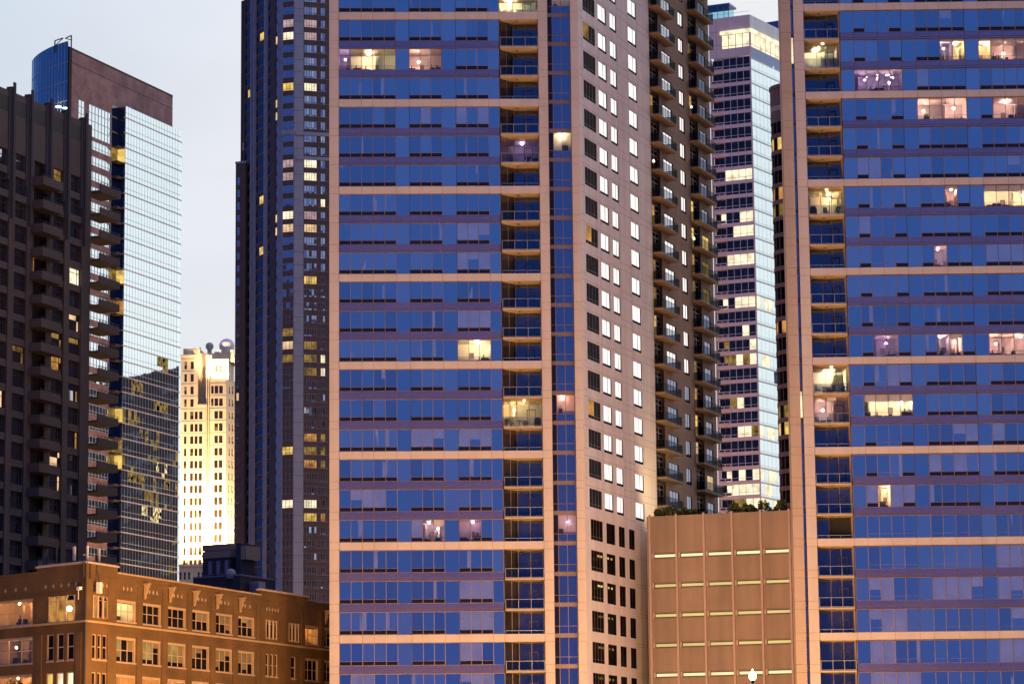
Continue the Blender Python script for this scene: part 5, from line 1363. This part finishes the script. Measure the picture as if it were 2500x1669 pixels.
def chair(c, rot, label):
    t = thing('patio_chair', label, 'chair', c, 'balcony chairs'); ca, sa = math.cos(rot), math.sin(rot); W = lambda x, y, z: c + Vector((x * ca - y * sa, x * sa + y * ca, z))
    mb = MB(); mb.wbox(W(0, 0, .43), .46, .46, .05, CUSH, rot); mb.build('seat', t)
    mb = MB(); mb.wbox(W(0, .22, .74), .46, .05, .5, CUSH, rot); mb.build('backrest', t)
    for x in (-.2, .2):
        for y in (-.2, .2): mb = MB(); mb.tube([W(x, y, 0), W(x, y, .41)], .02, METAL, 6); mb.build('leg', t)
        mb = MB(); mb.tube([W(x * 1.15, -.2, .42), W(x * 1.15, -.2, .63), W(x * 1.15, .2, .66)], .018, METAL, 6); mb.build('arm', t)
    return t
def grill(c, label):
    t = thing('barbecue', label, 'barbecue', c); mb = MB(); mb.wbox(c + Vector((0, 0, .4)), .7, .45, .78, METAL); mb.build('cabinet', t)
    mb = MB(); mb.lathe(c + Vector((0, 0, .80)), [(.34, 0), (.34, .1), (.25, .26), (0, .32)], METAL, 14); mb.build('lid', t)
def deck(fac, uL, uR, Z, j, t, dd=-.75):
    p = Z[j + 1] - Z[j + 2]; q = fac.P(lerp(uL, uR, t), 0, dd); q.z = Z[j + 1] - .205 * p + .004; return q
aL_, aR_ = uA(1221.5), uA(1315); bL_, bR_ = uR(1967), uR(2053)
P = lambda j, t, dd=-.75: deck(A, aL_, aR_, ZA, j, t, dd)
table(P(16, .42), 'round table on the brightly lit middle tower balcony'); chair(P(16, .22), 1.4, 'chair left of the table on the brightly lit middle tower balcony'); chair(P(16, .62), -1.4, 'chair right of the table on the brightly lit middle tower balcony')
grill(P(16, .88), 'covered dark barbecue on the brightly lit middle tower balcony')
plant('potted_plant', 'potted plant at the left of the brightly lit middle tower balcony', 'plant', P(16, .08, -.4), 1.0, .3, 160, .09)
table(P(15, .55), 'round table on the balcony just above the brightly lit one'); chair(P(15, .80), -1.2, 'chair on the balcony just above the brightly lit one')
plant('potted_plant', 'bushy plant behind the rail of the violet lit upper balcony', 'plant', P(7, .7, -.4), .8, .4, 200, .09); chair(P(7, .3), .4, 'chair behind the rail of the violet lit upper balcony')
plant('potted_plant', 'small plant at the right of the violet lit upper balcony', 'plant', P(7, .9, -.4), .7, .3, 140, .09)
P = lambda j, t, dd=-.75: deck(Rf, bL_, bR_, ZR, j, t, dd)
table(P(3, .68), 'table on the top visible balcony of the right tower'); chair(P(3, .50), 1.5, 'chair left of the table on the top visible right tower balcony'); chair(P(3, .88), -1.5, 'chair right of the table on the top visible right tower balcony')
table(P(15, .35), 'table on the star lit balcony of the right tower'); chair(P(15, .15), 1.3, 'chair left of the table on the star lit right tower balcony'); chair(P(15, .52), -1.3, 'chair right of the table on the star lit right tower balcony')
plant('potted_plant', 'leafy plant at the right of the star lit right tower balcony', 'plant', P(15, .82, -.4), .8, .35, 180, .09)
chair(P(16, .80), 2.6, 'lone chair on the pink lit balcony of the right tower')
grill(P(9, .15), 'dark barbecue on the warm lit balcony of the right tower'); plant('potted_plant', 'tall plant on the warm lit balcony of the right tower', 'plant', P(9, .85, -.5), 1.2, .3, 180, .09); chair(P(9, .5), .3, 'chair on the warm lit balcony of the right tower')
table(P(18, .3), 'dim table on the balcony above the louvred one'); chair(P(18, .55), -1.2, 'dim chair on the balcony above the louvred one')
# a ceiling fan and a cluster of pendants inside two rooms of the right tower
zc_f = lerp(ZR[6], ZR[7], .27); c = Rf.P(uR(2312), zc_f, -1.3)
t = thing('ceiling_fan', 'dark ceiling fan in the pink lit room of the right tower', 'ceiling fan', c); mb = MB(); mb.tube([c, c - Vector((0, 0, .25))], .03, METAL, 6); mb.lathe(c - Vector((0, 0, .36)), [(0, 0), (.1, .02), (.1, .1), (0, .12)], METAL, 10); mb.build('motor', t)
for k in range(4):
    aa = k * math.pi / 2 + .5; mb = MB(); mb.wbox(c + Vector((math.cos(aa) * .4, math.sin(aa) * .4, -.3)), .6, .12, .015, METAL, aa); mb.build('blade', t)
SPARK = lit('spark_bulb', (1.0, .80, .62), 26, .95, 1.05)
zc_f = lerp(ZR[5], ZR[6], .27); c = Rf.P(uR(2150), zc_f, -1.2); t = thing('pendant_cluster', 'cluster of tiny glowing pendants in the violet room of the right tower', 'pendant lamp', c)
for k in range(11):
    q = Rf.P(uR(2150) + random.uniform(-1.6, 1.8), zc_f - random.uniform(.25, .85), -1.2 + random.uniform(-.4, .4)); mb = MB(); mb.lathe(q, [(0, -.045), (.045, 0), (0, .045)], SPARK, 8); mb.tube([q + Vector((0, 0, .045)), Vector((q.x, q.y, zc_f))], .006, METAL, 4); mb.build('bulb', t)

# tree peeping in at the lower left corner
r = ray(18, 1700); D = 215; base = Vector((CAM.x + r.x * D / r.y, D, 0))
t = thing('tree', 'leafy street tree whose top just shows in the lower left corner', 'tree', base)
top = CAM.z + ray(18, 1652).z / ray(18, 1652).y * D
mb = MB(); mb.tube([base, base + Vector((.1, 0, 5)), base + Vector((0, .1, top - 2))], [.28, .2, .06], TWIG, 10)
cr = MB()
for k in range(26):
    a = random.uniform(0, 6.28); q = base + Vector((math.cos(a) * random.uniform(.3, 2.6), math.sin(a) * random.uniform(.3, 2.6), random.uniform(top - 5.2, top - .8)))
    mb.tube([base + Vector((0, 0, q.z - 2.5)), q], [.07, .02], TWIG, 5); leaves(cr, q, .95, .95, .75, 150, .13)
leaves(cr, base + Vector((-2.0, 0, top - .4)), .9, .9, .9, 200, .13)
mb.build('trunk', t); cr.build('crown', t)

# ------------------------------------------------------------------ dusk sky
world = bpy.data.worlds.new('World'); scene.world = world; world.use_nodes = True
nt = world.node_tree; nt.nodes.clear()
out = nt.nodes.new('ShaderNodeOutputWorld'); bg = nt.nodes.new('ShaderNodeBackground'); bg.inputs['Strength'].default_value = 1.0
tc = nt.nodes.new('ShaderNodeTexCoord'); dt = nt.nodes.new('ShaderNodeVectorMath'); dt.operation = 'DOT_PRODUCT'
g = Vector((math.sin(math.radians(60)), math.cos(math.radians(60)), -.5)); dt.inputs[1].default_value = g
mr = nt.nodes.new('ShaderNodeMapRange'); mr.inputs['From Min'].default_value = -1; mr.inputs['From Max'].default_value = 1
rp = nt.nodes.new('ShaderNodeValToRGB'); cr_ = rp.color_ramp
stops = [(0.0, (.012, .066, .32)), (.28, (.017, .082, .355)), (.40, (.09, .15, .40)), (.50, (.36, .42, .64)), (.60, (.64, .715, .82)), (.645, (.765, .79, .855)), (.74, (.83, .83, .85)), (.95, (1.06, 1.05, 1.05))]
while len(cr_.elements) < len(stops): cr_.elements.new(.5)
for e, (p, c) in zip(cr_.elements, stops): e.position = p; e.color = (*c, 1)
nt.links.new(tc.outputs['Generated'], dt.inputs[0]); nt.links.new(dt.outputs['Value'], mr.inputs['Value']); nt.links.new(mr.outputs['Result'], rp.inputs['Fac'])
sky = nt.nodes.new('ShaderNodeTexSky'); sky.sky_type = 'NISHITA'; sky.sun_disc = False; sky.sun_elevation = math.radians(0.5); sky.sun_rotation = math.radians(42)
ad = nt.nodes.new('ShaderNodeMix'); ad.data_type = 'RGBA'; ad.blend_type = 'ADD'; ad.inputs['Factor'].default_value = .03
sz = nt.nodes.new('ShaderNodeSeparateXYZ'); nt.links.new(tc.outputs['Generated'], sz.inputs[0])
zm_ = nt.nodes.new('ShaderNodeMapRange'); zm_.interpolation_type = 'SMOOTHSTEP'; zm_.inputs['From Min'].default_value = .36; zm_.inputs['From Max'].default_value = .9
nt.links.new(sz.outputs['Z'], zm_.inputs['Value']); zx_ = nt.nodes.new('ShaderNodeMix'); zx_.data_type = 'RGBA'; zx_.inputs['B'].default_value = (.44, .48, .72, 1)
nt.links.new(zm_.outputs['Result'], zx_.inputs['Factor']); nt.links.new(rp.outputs['Color'], zx_.inputs['A']); nt.links.new(zx_.outputs['Result'], ad.inputs['A']); nt.links.new(sky.outputs['Color'], ad.inputs['B'])
nz = nt.nodes.new('ShaderNodeTexNoise'); nz.inputs['Scale'].default_value = 3.2; nz.inputs['Detail'].default_value = 4
mpp = nt.nodes.new('ShaderNodeMapping'); mpp.inputs['Scale'].default_value = (1.6, 1.6, 5); nt.links.new(tc.outputs['Generated'], mpp.inputs['Vector']); nt.links.new(mpp.outputs['Vector'], nz.inputs['Vector'])
cl_ = nt.nodes.new('ShaderNodeMapRange'); cl_.inputs['From Min'].default_value = .3; cl_.inputs['From Max'].default_value = .7; cl_.inputs['To Min'].default_value = .95; cl_.inputs['To Max'].default_value = 1.05
nt.links.new(nz.outputs['Fac'], cl_.inputs['Value']); sc_ = nt.nodes.new('ShaderNodeVectorMath'); sc_.operation = 'SCALE'
nt.links.new(ad.outputs['Result'], sc_.inputs[0]); nt.links.new(cl_.outputs['Result'], sc_.inputs['Scale']); nt.links.new(sc_.outputs['Vector'], bg.inputs['Color'])
nt.links.new(bg.outputs['Background'], out.inputs['Surface'])
scene.view_settings.view_transform = 'Standard'; scene.view_settings.look = 'None'; scene.view_settings.exposure = 0; scene.view_settings.gamma = 1
scene.cycles.max_bounces = 8; scene.cycles.transparent_max_bounces = 16; scene.cycles.sample_clamp_indirect = 4.0
scene.cycles.use_denoising = True
